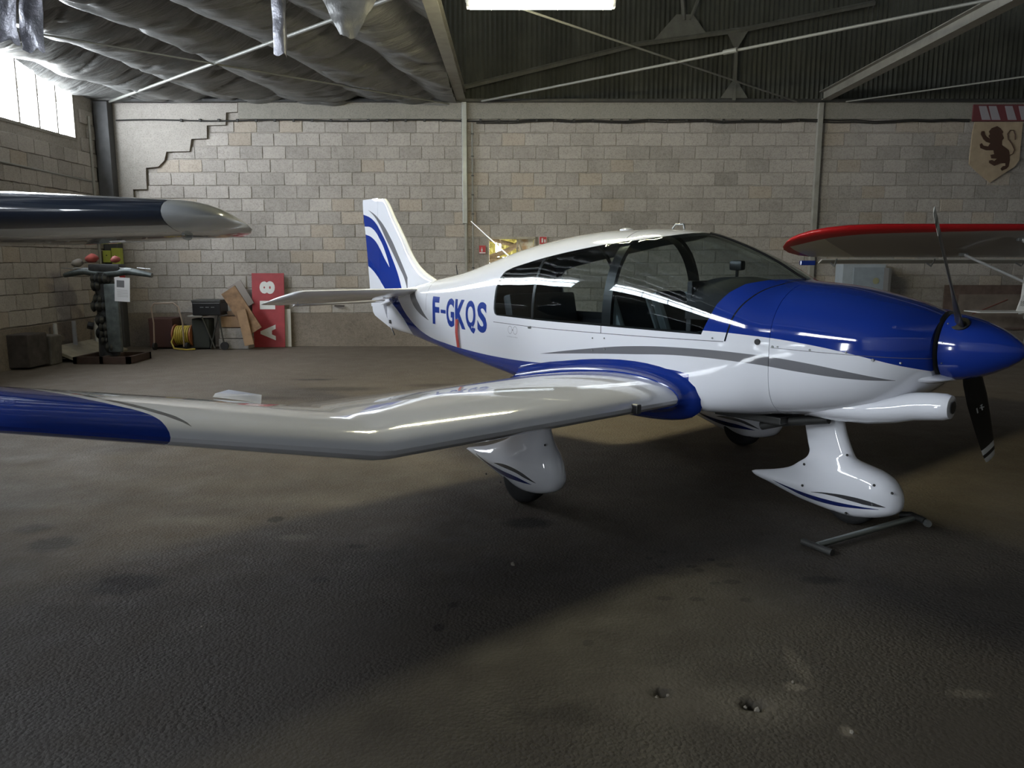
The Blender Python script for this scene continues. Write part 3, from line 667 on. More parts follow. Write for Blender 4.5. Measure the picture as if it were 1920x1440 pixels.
# stall vane, raised fairing near the trailing edge
MB().box((1.735, 1.075, .735), (.05, .04, .06), bev=.008).build('stall_warning_vane', BLACK, PL)
MB().addm([(2.74, 3.02, .905), (2.95, 3.20, .905), (3.05, 3.18, .87), (2.85, 2.98, .84), (2.82, 3.17, .94), (2.95, 3.19, .90)], [(0, 1, 4), (0, 3, 2, 1), (0, 4, 2, 3), (1, 2, 4)]).build('aileron_hinge_fairing', WG, PL)

# landing gear: spat and trouser grown from horizontal slices
NS = 28
def slices(tab, y0, step=.012):
    tab = np.array(tab); zs = list(np.arange(tab[0, 0], tab[-1, 0], step))+[tab[-1, 0]]; out = []
    for z in zs:
        xf, xr, w_ = [float(hermite(tab[:, 0], tab[:, k_], z)) for k_ in (1, 2, 3)]; rg_ = []
        for k_ in range(NS):
            a = 2*math.pi*k_/NS; u = .5*(1-math.cos(a)); th = 5*(.2969*math.sqrt(u)-.126*u-.3516*u*u+.2843*u**3-.1015*u**4)*2.0
            rg_.append(Vector((xf+(xr-xf)*u, y0+(w_*th*(1 if a < math.pi else -1)), z)))
        out.append(rg_)
    return out
def spat_paint(name, bl, bh, gl_, gh):
    m, (x, y, z) = paint(name); vr, orr = (.4, 3.4), (0, .8)
    c_ = m.mix(0.0, (*WHITE, 1), (*WHITE, 1)); c_ = m.mix(m.band(x, z, bl, bh, vr, orr), c_, (.01, .02, .12)); c_ = m.mix(m.band(x, z, gl_, gh, vr, orr), c_, (.05, .05, .055))
    return finish(m, c_)
SPM = spat_paint('main_spat_paint', [(2.34, .178), (2.494, .170), (2.636, .164), (2.844, .190), (3.02, .25)], [(2.34, .180), (2.494, .203), (2.636, .207), (2.844, .219), (3.02, .252)],
                 [(2.30, .196), (2.385, .211), (2.494, .231), (2.636, .237), (2.753, .24)], [(2.30, .198), (2.369, .226), (2.467, .252), (2.607, .261), (2.753, .242)])
SPN = spat_paint('nose_spat_paint', [(.668, .153), (.82, .13), (.97, .113), (1.161, .113), (1.297, .139), (1.41, .168)], [(.668, .155), (.821, .149), (.972, .143), (1.163, .144), (1.298, .155), (1.41, .169)],
                 [(.633, .172), (.726, .168), (.823, .174), (.974, .178), (1.1, .164)], [(.633, .174), (.728, .197), (.825, .203), (.975, .191), (1.1, .166)])
main = [(.09, 2.40, 2.66, .045), (.115, 2.28, 2.76, .08), (.15, 2.20, 2.88, .10), (.19, 2.165, 3.02, .115), (.225, 2.15, 3.14, .12), (.248, 2.15, 3.20, .12), (.27, 2.155, 3.13, .12), (.31, 2.17, 2.97, .118),
        (.37, 2.20, 2.80, .105), (.43, 2.245, 2.68, .085), (.50, 2.275, 2.60, .065), (.56, 2.29, 2.57, .056), (.78, 2.29, 2.58, .055)]
nose = [(.052, .80, 1.05, .04), (.07, .73, 1.20, .075), (.10, .64, 1.33, .095), (.135, .585, 1.46, .11), (.165, .565, 1.58, .115), (.185, .56, 1.60, .118), (.205, .56, 1.54, .12), (.235, .565, 1.42, .12), (.275, .585, 1.31, .118), (.32, .62, 1.25, .11),
        (.36, .69, 1.20, .09), (.385, .79, 1.185, .072), (.41, .865, 1.18, .06), (.45, .89, 1.19, .052), (.6, .95, 1.225, .05), (.72, .98, 1.24, .05)]
def tyre(x, y, r, w_, parent):
    prof = [(r*.45, -w_*.45), (r*.8, -w_/2), (r*.95, -w_*.4), (r, -w_*.15), (r, w_*.15), (r*.95, w_*.4), (r*.8, w_/2), (r*.45, w_*.45)]
    MB().lathe(prof, 'y', (x, y, r), 32).build('tyre', RUBBER, parent, smooth=50)
for s_ in (1, -1):
    g_ = MB().loft(slices(main, 1.29*s_)).build('wheel_spat', SPM, PL, smooth=45, label='main wheel spat and leg fairing'); tyre(2.53, 1.29*s_, .175, .14, g_)
    for x, z in ((2.82, .15), (2.66, .125), (2.27, .45), (2.24, .35)): MB().lathe([(.008, 0), (.006, .006)], 'y', (0, 0, 0), 8).build('screw', STEEL_DARK, g_, loc=(x, (1.29+(.105 if z < .2 else .05))*s_, z))
g_ = MB().loft(slices(nose, 0)).build('wheel_spat', SPN, PL, smooth=45, label='nose wheel spat and leg fairing'); tyre(.87, 0, .17, .13, g_)
for x, y, z in ((1.16, .10, .195), (1.17, .075, .33), (.86, .10, .085), (.70, .10, .30), (.6, .08, .27), (.90, .055, .44)): MB().lathe([(.009, 0), (.006, .006)], 'y', (0, 0, 0), 8).build('screw', STEEL_DARK, g_, loc=(x, y, z))

# fin and rudder
tm, (tx, ty, tz) = paint('fin_paint'); c = tm.mix(0.0, (*WHITE, 1), (*WHITE, 1)); VT, OT = (5.8, 7.1), (1.0, 2.5)
b = tm.band(tx, tz, [(5.98, 1.1), (6.28, 1.19), (6.412, 1.324), (6.619, 1.472), (6.823, 1.563), (6.98, 1.60)], [(5.98, 1.1), (6.02, 1.25), (6.069, 1.392), (6.257, 1.684), (6.453, 1.924), (6.647, 2.08), (6.913, 2.164), (6.98, 2.17)], VT, OT)
gap = tm.band(tx, tz, [(6.30, 1.56), (6.40, 1.65), (6.531, 1.788), (6.694, 1.888), (6.876, 1.935), (6.98, 1.95)], [(6.30, 1.562), (6.371, 1.697), (6.503, 1.866), (6.712, 2.004), (6.896, 2.028), (6.98, 2.03)], VT, OT)
c = tm.mix(tm.math('MULTIPLY', b, tm.math('SUBTRACT', 1.0, gap)), c, BLUE)
g = tm.band(tx, tz, [(5.92, 1.26), (5.959, 1.394), (6.095, 1.567), (6.363, 1.863), (6.563, 2.077), (6.798, 2.213)], [(5.92, 1.45), (5.986, 1.539), (6.13, 1.72), (6.249, 1.861), (6.515, 2.093), (6.798, 2.214)], VT, OT); c = tm.mix(g, c, GREY)
FIN = finish(tm, c)
def vslices(tab, rear_round=True):
    out = []; tab = np.array(tab)
    for z in list(np.arange(tab[0, 0], tab[-1, 0], .03))+[tab[-1, 0]]:
        xf, xr, w0, w1 = [float(hermite(tab[:, 0], tab[:, k_], z)) for k_ in (1, 2, 3, 4)]; rg_ = []
        half = [(u, (w0*math.sqrt(max(0, 1-(1-u/.25)**2)) if u < .25 else w0+(w1-w0)*(u-.25)/.75)) for u in (0, .02, .06, .12, .18, .25, .4, .55, .7, .85, 1)] if rear_round else [(u, w0+(w1-w0)*u) for u in (0, .2, .4, .6, .8, 1)]
        pts_ = [(u, w_) for u, w_ in half]+[(u, -w_) for u, w_ in half[::-1] if not (w_ == 0)]
        out.append([Vector((xf+(xr-xf)*u, w_, z)) for u, w_ in pts_])
    return out
MB().loft(vslices([(1.15, 5.30, 6.47, .05, .05), (1.36, 5.36, 6.49, .055, .048), (1.42, 5.40, 6.495, .055, .046), (1.46, 5.50, 6.50, .052, .045), (1.51, 5.63, 6.505, .05, .044), (1.58, 5.75, 6.512, .048, .042), (1.68, 5.868, 6.52, .046, .04), (1.9, 6.05, 6.535, .04, .036), (2.12, 6.24, 6.545, .034, .031), (2.28, 6.368, 6.552, .028, .027), (2.322, 6.42, 6.555, .02, .02)])).build('fin', FIN, PL, smooth=45)
MB().loft(vslices([(1.10, 6.462, 6.80, .046, .004), (1.36, 6.492, 6.824, .045, .004), (1.9, 6.541, 6.883, .034, .004), (2.28, 6.558, 6.935, .026, .004), (2.334, 6.565, 6.93, .015, .003)], False)).build('rudder', FIN, PL, smooth=45)
MB().loft(vslices([(.878, 6.36, 6.40, .012, .004), (.95, 6.375, 6.60, .03, .004), (1.005, 6.39, 6.735, .045, .004), (1.06, 6.42, 6.77, .046, .004), (1.16, 6.465, 6.78, .046, .004)], False)).build('rudder_foot', WG, PL, smooth=45)
MB().tube([(6.36, .02, .90), (6.30, .03, .86), (6.25, .03, .80)], .008, 6).build('tail_tie_down', BLACK, PL)
MB().box((6.28, .066, .95), (.035, .012, .04)).build('tail_light', STEEL_DARK, PL)
# all-moving tailplane at rest, trailing edge down
def tring(y, xle, xte, zle, zte, t_=.045):
    af = airfoil(12, .10, 0); ch = math.hypot(xte-xle, zle-zte); a = math.degrees(math.atan2(zle-zte, xte-xle)); return wring(y, xle, zle, ch, a, 1, af)
for s_ in (1, -1):
    rr = [tring(y*s_, a, b_, c_, d) for y, a, b_, c_, d in [(.04, 5.62, 6.22, 1.335, 1.205), (.5, 5.62, 6.23, 1.338, 1.195), (1.0, 5.62, 6.24, 1.342, 1.185), (1.40, 5.62, 6.24, 1.342, 1.182), (1.46, 5.68, 6.235, 1.325, 1.188), (1.53, 5.87, 6.22, 1.28, 1.192), (1.60, 6.12, 6.20, 1.215, 1.197)]]
    stb = MB().loft(rr).build('tailplane', WG, PL, smooth=40)
    MB().addm([Vector((6.235, .15*s_, 1.192)), Vector((6.24, 1.22*s_, 1.178)), Vector((6.31, 1.22*s_, 1.158)), Vector((6.31, .15*s_, 1.17)), Vector((6.235, .15*s_, 1.204)), Vector((6.24, 1.22*s_, 1.19))], [(0, 1, 2, 3), (4, 3, 2, 5), (0, 4, 5, 1), (0, 3, 4), (1, 5, 2)]).build('trim_tab', WG, PL)
    MB().tube([(6.20, 1.20*s_, 1.16), (6.29, 1.16*s_, 1.165), (6.21, 1.12*s_, 1.19)], .007, 6).build('tab_hinge_arm', WG, PL)
MB().box((6.30, .09, 1.17), (.22, .05, .025), rotm(y=12), bev=.006).build('tailplane_cuff', WG, PL)

# ---- registration and small markings, laid on the hull side
bvh = BVHTree.FromPolygons([v.co[:] for v in body_me.vertices], [tuple(p.vertices) for p in body_me.polygons])
def on_hull(mesh2d, name, m, x0, z0, off=.0015, parent=PL, zfun=None, side_=1):
    V, F_ = mesh2d
    bm = bmesh.new(); vv = [bm.verts.new((a, 0, b_)) for a, b_ in V]
    for f in F_:
        try: bm.faces.new([vv[i] for i in f])
        except ValueError: pass
    zmax = max(b_ for _, b_ in V); xmax = max(a for a, _ in V)
    for k_ in range(1, 14): bmesh.ops.bisect_plane(bm, geom=bm.verts[:]+bm.edges[:]+bm.faces[:], plane_co=(0, 0, zmax*k_/14), plane_no=(0, 0, 1))
    for k_ in range(1, 16): bmesh.ops.bisect_plane(bm, geom=bm.verts[:]+bm.edges[:]+bm.faces[:], plane_co=(xmax*k_/16, 0, 0), plane_no=(1, 0, 0))
    for v in bm.verts:
        X = x0-v.co.x if side_ > 0 else x0+v.co.x; Z = z0+v.co.z+(zfun(X) if zfun else 0)
        h_, _, _, _ = bvh.ray_cast(Vector((X, 2*side_, Z)), Vector((0, -side_, 0)))
        v.co = Vector((X, (h_.y if h_ else .3)+off*side_, Z))
    bmesh.ops.recalc_face_normals(bm, faces=bm.faces[:]); me = bpy.data.meshes.new(name); bm.to_mesh(me); bm.free(); me.materials.append(m)
    return link(name, me, parent)
REG = mat('registration_blue', (.015, .045, .27), .3)
gap_ = .035; X = 5.155
for ch, X, w_ in (('F', 5.170, 5.015), ('-', 4.985, 4.875), ('G', 4.860, 4.695), ('K', 4.675, 4.465), ('Q', 4.460, 4.270), ('S', 4.236, 4.062)):
    w_ = X-w_
    if ch == '-': m2 = ([(0, .12), (w_, .12), (w_, .155), (0, .155)], [(0, 1, 2, 3)])
    else: m2 = textmesh(ch, .275 if ch != 'Q' else .30, w_, bold=.035)
    on_hull(m2, 'registration_letter', REG, X, (.998 if ch != 'Q' else .975)-.0, zfun=lambda x: (x-4.6)*.012)
GM = mat('grey_marking', (.25, .25, .27), .5)
def circ(cx, cz, r_, t_, n=24):
    V = [(cx+math.cos(2*math.pi*i/n)*q, cz+math.sin(2*math.pi*i/n)*q) for q in (r_, r_-t_) for i in range(n)]
    return V, [(i, (i+1) % n, n+(i+1) % n, n+i) for i in range(n)]
V1, F1 = circ(.035, .035, .034, .004); V2, F2 = circ(.115, .035, .034, .004)
V = V1+V2+[(.066, .03), (.084, .03), (.084, .042), (.066, .042)]; Fc = F1+[tuple(i+len(V1) for i in f) for f in F2]+[(96, 97, 98, 99)]
on_hull((V, Fc), 'club_emblem', GM, 3.70, 1.022)
on_hull(textmesh('Les Planeurs du Bercy', .013, .17), 'club_lettering', GM, 3.715, .992)
for x, z in [(2.627, 1.07), (2.509, 1.078), (2.625, .979), (2.502, .998), (2.606, .894), (2.494, .916), (1.581, 1.148)]:
    MB().lathe([(.007, -.004), (.005, .004)], 'y', (0, 0, 0), 8).build('rivet', GALV, fus, loc=(x, surf(x, z, .001), z))
for x, z, r_ in [(1.178, 1.124, .01), (1.145, 1.127, .007), (.952, 1.123, .007), (.755, 1.123, .007), (.62, 1.09, .01), (.50, 1.08, .007)]:
    MB().lathe([(r_, -.005), (r_*.8, .004)], 'y', (0, 0, 0), 8).build('fastener', GALV, cow, loc=(x, surf(x, z, .0), z))
MB().lathe([(.02, -.01), (.018, .006)], 'y', (0, 0, 0), 14).build('vent_hole', BLACK, fus, loc=(1.273, surf(1.273, 1.147), 1.147))
MB().lathe([(.012, -.01), (.010, .02), (.004, .028)], 'y', (0, 0, 0), 10).build('canopy_latch', GALV, fus, loc=(3.35, surf(3.35, 1.10), 1.10))
y_ = surf(4.62, 1.08)
MB().addm([(4.64, y_+.012, 1.085), (4.60, y_+.012, 1.085), (4.595, y_+.02, .96), (4.575, y_+.016, .82), (4.61, y_+.016, .82), (4.632, y_+.02, .96), (4.64, y_+.018, 1.085), (4.60, y_+.018, 1.085), (4.595, y_+.026, .96), (4.575, y_+.022, .82), (4.61, y_+.022, .82), (4.632, y_+.026, .96)],
          [(0, 1, 2, 5), (5, 2, 3, 4), (6, 11, 8, 7), (11, 10, 9, 8), (0, 6, 7, 1), (4, 3, 9, 10), (0, 5, 11, 6), (5, 4, 10, 11), (1, 7, 8, 2), (2, 8, 9, 3)]).build('warning_streamer', mat('streamer_red', (.42, .05, .04), .7), label='red streamer hanging from the static port of the blue and white aeroplane', category='streamer').matrix_world = Matrix.Translation(PL.location) @ Matrix.Rotation(math.pi-.874, 4, 'Z')
MB().tube([(4.21, 0, 1.65), (4.83, 0, 2.012)], [.008, .004], 8).build('whip_antenna', WG, PL, smooth=60)
MB().tube([(5.03, .02, 1.47), (5.06, .02, 1.59)], [.008, .003], 8).build('short_antenna', BLACK, PL, smooth=60)
MB().lathe([(.055, 0), (.055, .012), (.035, .022), (.002, .026)], 'z', (2.81, 0, 1.862), 20).build('gps_antenna', WG, PL, smooth=60)
MB().tube([(2.36, 0, 1.865), (2.33, 0, 1.895), (2.26, 0, 1.895), (2.25, 0, 1.86)], .008, 8).build('roof_handle', GALV, PL, smooth=60)  # small lift handle on the roof, a bent tube
MB().tube([(1.28, 0, 1.517)]+[(x, 0, sec(x)[2]+.003) for x in np.arange(1.32, 2.07, .05)], .008, 6).build('windscreen_rib', BLACK, PL, smooth=60)

# ---- cabin
SEAT = mat('seat_leather_dark', (.02, .024, .032), .5, var=.2); SEATL = mat('seat_leather_light', (.32, .38, .40), .45, var=.15)
for y in (.25, -.25):
    MB().box((2.34, y, 1.0), (.48, .44, .14), bev=.04).build('seat_cushion', SEAT, PL, smooth=50)
    M = rotm(y=24); b_ = MB().box((2.505, y, 1.18), (.10, .38, .46), M, bev=.04).build('seat_back', SEAT, PL, smooth=50)
    for q in (-1, 1): MB().box((2.49, y+.19*q, 1.185), (.10, .06, .43), M, bev=.028).build('side_bolster', SEATL, b_, smooth=50)
MB().box((3.45, 0, .98), (.5, .86, .14), bev=.03).build('rear_seat_cushion', SEAT, PL, smooth=50)
MB().box((3.78, 0, 1.14), (.1, .78, .42), rotm(y=12), bev=.03).build('rear_seat_back', SEAT, PL, smooth=50)
rb = [v for v in ring(3.96, .03)]; MB().loft([rb, [Vector((v.x+.03, v.y, v.z)) for v in rb]]).build('rear_bulkhead', LINING, PL)
def hoop(xf, off, wdt, th, name, zmin=1.13):
    # canopy frame following the hull section; xf(z) gives station
    P_ = []
    for v in ring(2.2, 0, 18)[18:55]: P_.append(v)
    ins = []; outs = []
    pr = []
    for i in range(37):
        k_ = 18+i; 
        x = xf(1.15+.65*math.sin(math.pi*i/36)); v = ring(x, off, 18)[k_]; u = ring(x, off+th, 18)[k_]
        pr.append((v, u, Vector((wdt, 0, 0))))
    vs = []; 
    for v, u, d in pr: vs += [v, v+d, u+d, u]
    fs = [(4*i+a, 4*i+(a+1) % 4, 4*(i+1)+(a+1) % 4, 4*(i+1)+a) for i in range(36) for a in range(4)]+[(0, 1, 2, 3), (147, 146, 145, 144)]
    return MB().addm(vs, fs).build(name, BLACK, PL, smooth=50)
hoop(lambda z: 2.47, .016, .085, .03, 'canopy_frame')
hoop(lambda z: 3.33, .016, .03, .015, 'canopy_frame')
for s_ in (1, -1):
    vs = []
    for x in np.arange(1.7, 3.95, .1):
        hwx = sec(x)[3]-.018; vs += [Vector((x, hwx*s_, 1.12)), Vector((x, hwx*s_, 1.175)), Vector((x, (hwx-.03)*s_, 1.175)), Vector((x, (hwx-.03)*s_, 1.12))]
    n_ = len(vs)//4; MB().addm(vs, [(4*i+a, 4*i+(a+1) % 4, 4*(i+1)+(a+1) % 4, 4*(i+1)+a) for i in range(n_-1) for a in range(4)]).build('canopy_rail', BLACK, PL)
gl2 = []
for x, zt_, w_ in [(1.36, 1.43, .40), (1.5, 1.50, .42), (1.7, 1.525, .44), (1.86, 1.52, .44), (1.88, 1.49, .44)]:
    gl2.append([Vector((x, w_*math.cos(a), 1.25+(zt_-1.25)*abs(math.sin(a))**.45*(1 if math.sin(a) >= 0 else 0))) for a in [math.pi*k_/20 for k_ in range(21)]])
MB().loft(gl2).build('glareshield', mat('glareshield_black', (.02, .02, .022), .8), PL, smooth=60)
MB().box((1.86, 0, 1.33), (.04, .86, .34), bev=.01).build('instrument_panel', mat('panel_black', (.03, .03, .034), .6), PL)
MB().box((1.79, .0, 1.60), (.10, .06, .07), bev=.02).build('compass', BLACK, PL, smooth=50); MB().tube([(1.79, 0, 1.52), (1.79, 0, 1.6)], .01, 6).build('compass_stalk', BLACK, PL)
# belly details
MB().tube([(1.0, .12, .66), (1.3, .14, .60), (1.45, .14, .55)], .03, 12).build('exhaust_pipe', STEEL_DARK, PL, smooth=60)
MB().box((1.5, 0, .62), (.5, .5, .05), bev=.01).build('belly_panel', STEEL_DARK, PL)

# ================================================================== OTHER AIRCRAFT
# left: dark blue wing with white tip
t = thing('aeroplane', 'second aeroplane at the left with glossy dark blue wing and white wing tip', 'aeroplane', (-6.40, 5.2, 0), 0)
NAVY = finish(NT('navy_gloss'), (.010, .016, .030, 1), .22); SIL = finish(NT('light_grey_gloss'), (.33, .34, .35, 1), .2)
def af2(n=16, t_=.16): return airfoil(n, t_, .01)
def lw(x, yle, zle, ch, tk): 
    out = []
    for u, w_ in af2(): a = R(6); X_, Z_ = u*ch, w_*ch*tk; out.append(Vector((x, yle+X_*math.cos(a)+Z_*math.sin(a), zle-X_*math.sin(a)+Z_*math.cos(a))))
    return out
rg = [lw(x, 0, z, c_, k_) for x, z, c_, k_ in [(0.2, 1.975, 2.0, 1.2), (1.5, 1.975, 1.9, 1.2), (3.0, 1.97, 1.72, 1.2), (4.1, 1.955, 1.3, 1.08)]]
wl = MB().loft(rg).build('wing', NAVY, t, smooth=40)
me = wl.data; me.materials.append(SIL)
for p in me.polygons:
    if p.normal.z < -.35 and p.center.y > .16: p.material_index = 1
rg = [lw(4.105, 0, 1.955, 1.3, 1.08)]
for dx, sc in ((.06, .99), (.14, .93), (.22, .82), (.29, .64), (.335, .42), (.35, .15)): rg.append([Vector((v.x, v.y, 1.905+(v.z-1.905)*(.35+.65*sc))) for v in lw(4.1+dx, .3*(1-sc), 1.955-.02*(1-sc), 1.3*sc, 1.08)])
MB().loft(rg).build('wing_tip', SIL, t, smooth=50, label='light grey wing tip cap')
MB().lathe([(.001, -.05), (.028, -.03), (.034, .01), (.02, .05), (.001, .07)], 'y', (4.22, .12, 1.80), 16).build('navigation_light', GLASS, t, smooth=60)
MB().loft([[Vector((.0+w_*math.cos(a), y, z+h_*math.sin(a))) for a in [2*math.pi*k_/20 for k_ in range(20)]] for y, z, w_, h_ in [(-1.9, 1.3, .12, .12), (-1.4, 1.35, .42, .35), (-.2, 1.5, .55, .55), (1.0, 1.5, .55, .6), (2.0, 1.4, .35, .35), (3.6, 1.35, .1, .15)]]).build('fuselage', NAVY, t, smooth=50)
for x, y in ((0, -1.5), (.7, .6), (-.7, .6)):
    q = MB().tube([(x, y, .15), (x*.6, y, 1.2)], .035, 8).build('landing_leg', GALV, t); MB().lathe([(.08, -.06), (.16, -.05), (.17, 0), (.16, .05), (.08, .06)], 'x', (x, y, .17), 24).build('tyre', RUBBER, q, smooth=50)

# right: high-wing aeroplane with red leading edge
t = thing('aeroplane', 'high-wing aeroplane at the right with red leading edge and off-white wing underside', 'aeroplane', (9.3, 10.5, 0), 0)
rm = NT('red_and_cream_wing_paint'); p = rm.xyz(); vr, orr = (-5.6, 0.5), (-.2, 1.8)
redle = rm.math('LESS_THAN', p[1], rm.curve(p[0], [(-5.44, .95), (-5.30, .72), (-5.2, .56), (-5.05, .38), (-4.85, .25), (-4.6, .17), (-4.3, .13), (0.5, .12)], vr, orr))
redte = rm.math('GREATER_THAN', p[1], rm.curve(p[0], [(-5.44, .66), (-5.32, .80), (-5.2, .94), (-5.0, 1.13), (-4.85, 1.27), (-4.7, 1.45), (0.5, 1.7)], vr, orr))
fade = rm.math('MULTIPLY', rm.math('GREATER_THAN', rm.math('ADD', p[0], rm.math('MULTIPLY', p[1], -.9)), -5.33), rm.math('LESS_THAN', p[0], 1.0))
cc = rm.mix(fade, (.62, .60, .50), (.36, .33, .30)); rm.col(rm.mix(rm.math('MAXIMUM', redle, redte), cc, (.42, .012, .016)), .3, 0, .5)
def rw(x, yle, yte):
    ch = yte-yle; out = []
    for u, w_ in airfoil(16, .125, .02): a = R(17.5); X_, Z_ = u*ch, w_*ch*.95; out.append(Vector((x, yle+X_*math.cos(a)+Z_*math.sin(a), 2.09-.315*yle-X_*math.sin(a)+Z_*math.cos(a))))
    return out
rg = [rw(*q) for q in [(-5.44, .60, .66), (-5.42, .48, .84), (-5.36, .36, .98), (-5.24, .23, 1.13), (-5.05, .12, 1.26), (-4.8, .045, 1.34), (-4.4, .0, 1.36), (-3, 0, 1.36), (-1, 0, 1.36), (0.3, 0, 1.36)]]
MB().loft(rg).build('wing', rm.m, t, smooth=45)
CR = mat('cream_paint', (.45, .44, .40), .4)
MB().box((-3.0, 1.40, 1.625), (3.3, .14, .02), rotm(x=-22)).build('flap', CR, t)
for x in (-4.5, -3.05, -1.7): MB().tube([(x, 1.15, 1.66), (x+.03, 1.3, 1.55), (x+.02, 1.42, 1.6)], .012, 6).build('flap_hinge', GALV, t)
MB().box((-4.86, 1.34, 1.60), (.22, .07, .07), bev=.008).build('aileron_balance', BL, t)
for a, b_ in (((-2.75, .95, 1.72), (-.5, .7, .7)), ((-2.35, .3, 1.92), (-.5, .2, .7))): MB().tube([a, b_], .04, 10, flat=.5).build('wing_strut', mat('strut_white', (.75, .75, .74), .4), t, smooth=60)
for a in ((-2.75, .95, 1.72), (-2.35, .3, 1.92)): MB().box(a, (.12, .05, .05), bev=.01).build('strut_fitting', GALV, t)
WW = mat('white_aircraft_paint', (.75, .75, .74), .35)
MB().loft([[Vector((w_*math.cos(a), y, z+h_*math.sin(a))) for a in [2*math.pi*k_/20 for k_ in range(20)]] for y, z, w_, h_ in [(-1.6, 1.35, .2, .2), (-1.0, 1.3, .42, .4), (.4, 1.25, .5, .6), (1.4, 1.1, .42, .5), (2.4, .82, .2, .24), (3.6, .66, .06, .1)]]).build('fuselage', WW, t, smooth=50)
MB().prism([(3.05, .72), (3.25, 1.25), (3.35, 1.36), (3.75, 1.38), (3.8, .66)], .04, 'yz', -.02).build('tail_fin', WW, t)
# the fin's painted left face carries the lettering
MB().prism([(-.30, .74), (-.22, 1.02), (.34, 1.02), (.34, .74)], .03, 'xz', 3.42).build('fin_panel', WW, t)
BK = mat('lettering_black', (.02, .02, .025), .6)
for txt, x0_, z0_, h_, w_ in (('Storm', -.245, .878, .045, .17), ('AS 8', -.245, .835, .035, .13)):
    for ci, ch in enumerate(txt):
        if ch == ' ': continue
        cw = w_/len(txt); V, F_ = textmesh(ch, h_*(.75 if ch in 'orm' else 1), cw*.85); MB().addm([(x0_+ci*cw+a, 3.418, z0_+b_) for a, b_ in V], F_).build('fin_letter', BK, t, recalc=False)
MB().box((.0, 3.42, .735), (2.2, .5, .02), bev=.006).build('tailplane', WW, t)
MB().lathe([(.1, -.06), (.19, -.05), (.2, 0), (.19, .05), (.1, .06)], 'x', (-.8, .1, .2), 24).build('main_wheel', RUBBER, t, smooth=50); MB().lathe([(.1, -.06), (.19, -.05), (.2, 0), (.19, .05), (.1, .06)], 'x', (.8, .1, .2), 24).build('main_wheel', RUBBER, t, smooth=50)
MB().tube([(-.8, .1, .2), (0, .2, .75), (.8, .1, .2)], .03, 8).build('axle_leg', GALV, t); MB().tube([(0, 3.5, .62), (0, 3.6, .1)], .02, 8).build('tail_wheel_leg', GALV, t); MB().lathe([(.03, -.02), (.08, -.02), (.08, .02), (.03, .02)], 'x', (0, 3.6, .08), 16).build('tail_wheel', RUBBER, t)

# ================================================================== THINGS ON THE WALLS
CAB = mat('cable_black', (.03, .028, .026), .7)
t = thing('wall_cable', 'dark cable clipped along the top of the block wall', 'cable', (0, WY1-.05, 4.19))
P_ = [(WX0+.35+i*.35, -.0, .012*math.sin(i*.9)+(.012*math.sin(i*2.3) if i > 20 else 0)) for i in range(46)]
MB().tube(P_, .014, 6).build('cable_run', CAB, t, smooth=60); MB().tube([(a, b_-.004, c_-.03-.006*math.sin(i*.7)) for i, (a, b_, c_) in enumerate(P_) if i > 18], .011, 6).build('cable_run', CAB, t, smooth=60)
cl = MB().box((0, 0, 0), (.04, .04, .05)).mesh('cable_clip', CAB)
for i in range(34): link('cable_clip', cl, t, (-6.1+i*.345, .0, 0))
t = thing('conduit', 'thin pale vertical conduit pipe beside the grey wall post', 'pipe', (-.735, WY1-.05, 0))
MB().tube([(0, 0, .8), (0, 0, 4.15)], .012, 8).build('pipe', RODM, t, smooth=60)
for z in (1.5, 2.5, 2.85, 3.2, 3.55, 3.95): MB().box((0, 0, z), (.05, .035, .02)).build('pipe_clip', STEEL_DARK, t)
t = thing('conduit', 'pale pipe running slightly downhill along the left wall below window', 'pipe', (WX0+.05, 0, 0))
MB().tube([(0, 11.2, 3.10), (0, 14.5, 3.05)], .016, 8).build('pipe', RODM, t, smooth=60)
t = thing('conduit', 'grey vertical pipe in the corner of the two walls', 'pipe', (WX0+.035, 14.6, 0)); MB().tube([(0, 0, .7), (0, 0, 4.2)], .025, 8).build('pipe', STEEL_GREY, t, smooth=60)
RED = mat('sign_red', (.42, .03, .035), .5); WS = mat('sign_white', (.62, .62, .6), .5)
def fire_sign(x, z, w_, h_, label, extra):
    t = thing('fire_sign', label, 'sign', (x, WY1-.04, z)); MB().box((0, 0, 0), (w_, .008, h_)).build('sign_plate', WS if extra else RED, t)
    if extra: MB().box((0, -.006, .03), (w_*.9, .004, h_*.68)).build('red_field', RED, t); MB().box((0, -.006, -h_*.42), (w_*.9, .004, .03)).build('caption_strip', mat('caption_orange', (.45, .2, .12), .6), t)
    b_ = MB().box((-w_*.08, -.010, -.01 if not extra else .03), (w_*.2, .004, h_*.38)); b_.box((-w_*.08, -.010, h_*.24+(0 if not extra else .02)), (w_*.1, .004, h_*.08))
    if extra: b_.box((w_*.25, -.01, .02), (w_*.2, .004, h_*.3))
    else: b_.box((0, -.006, -h_*.4), (w_*.95, .004, h_*.12))
    b_.build('extinguisher_symbol', WS, t)
fire_sign(.585, 1.98, .15, .2, 'red and white extinguisher sign right of the wall opening', True); fire_sign(-.56, 1.84, .12, .15, 'small red extinguisher sign left of the wall opening', False)
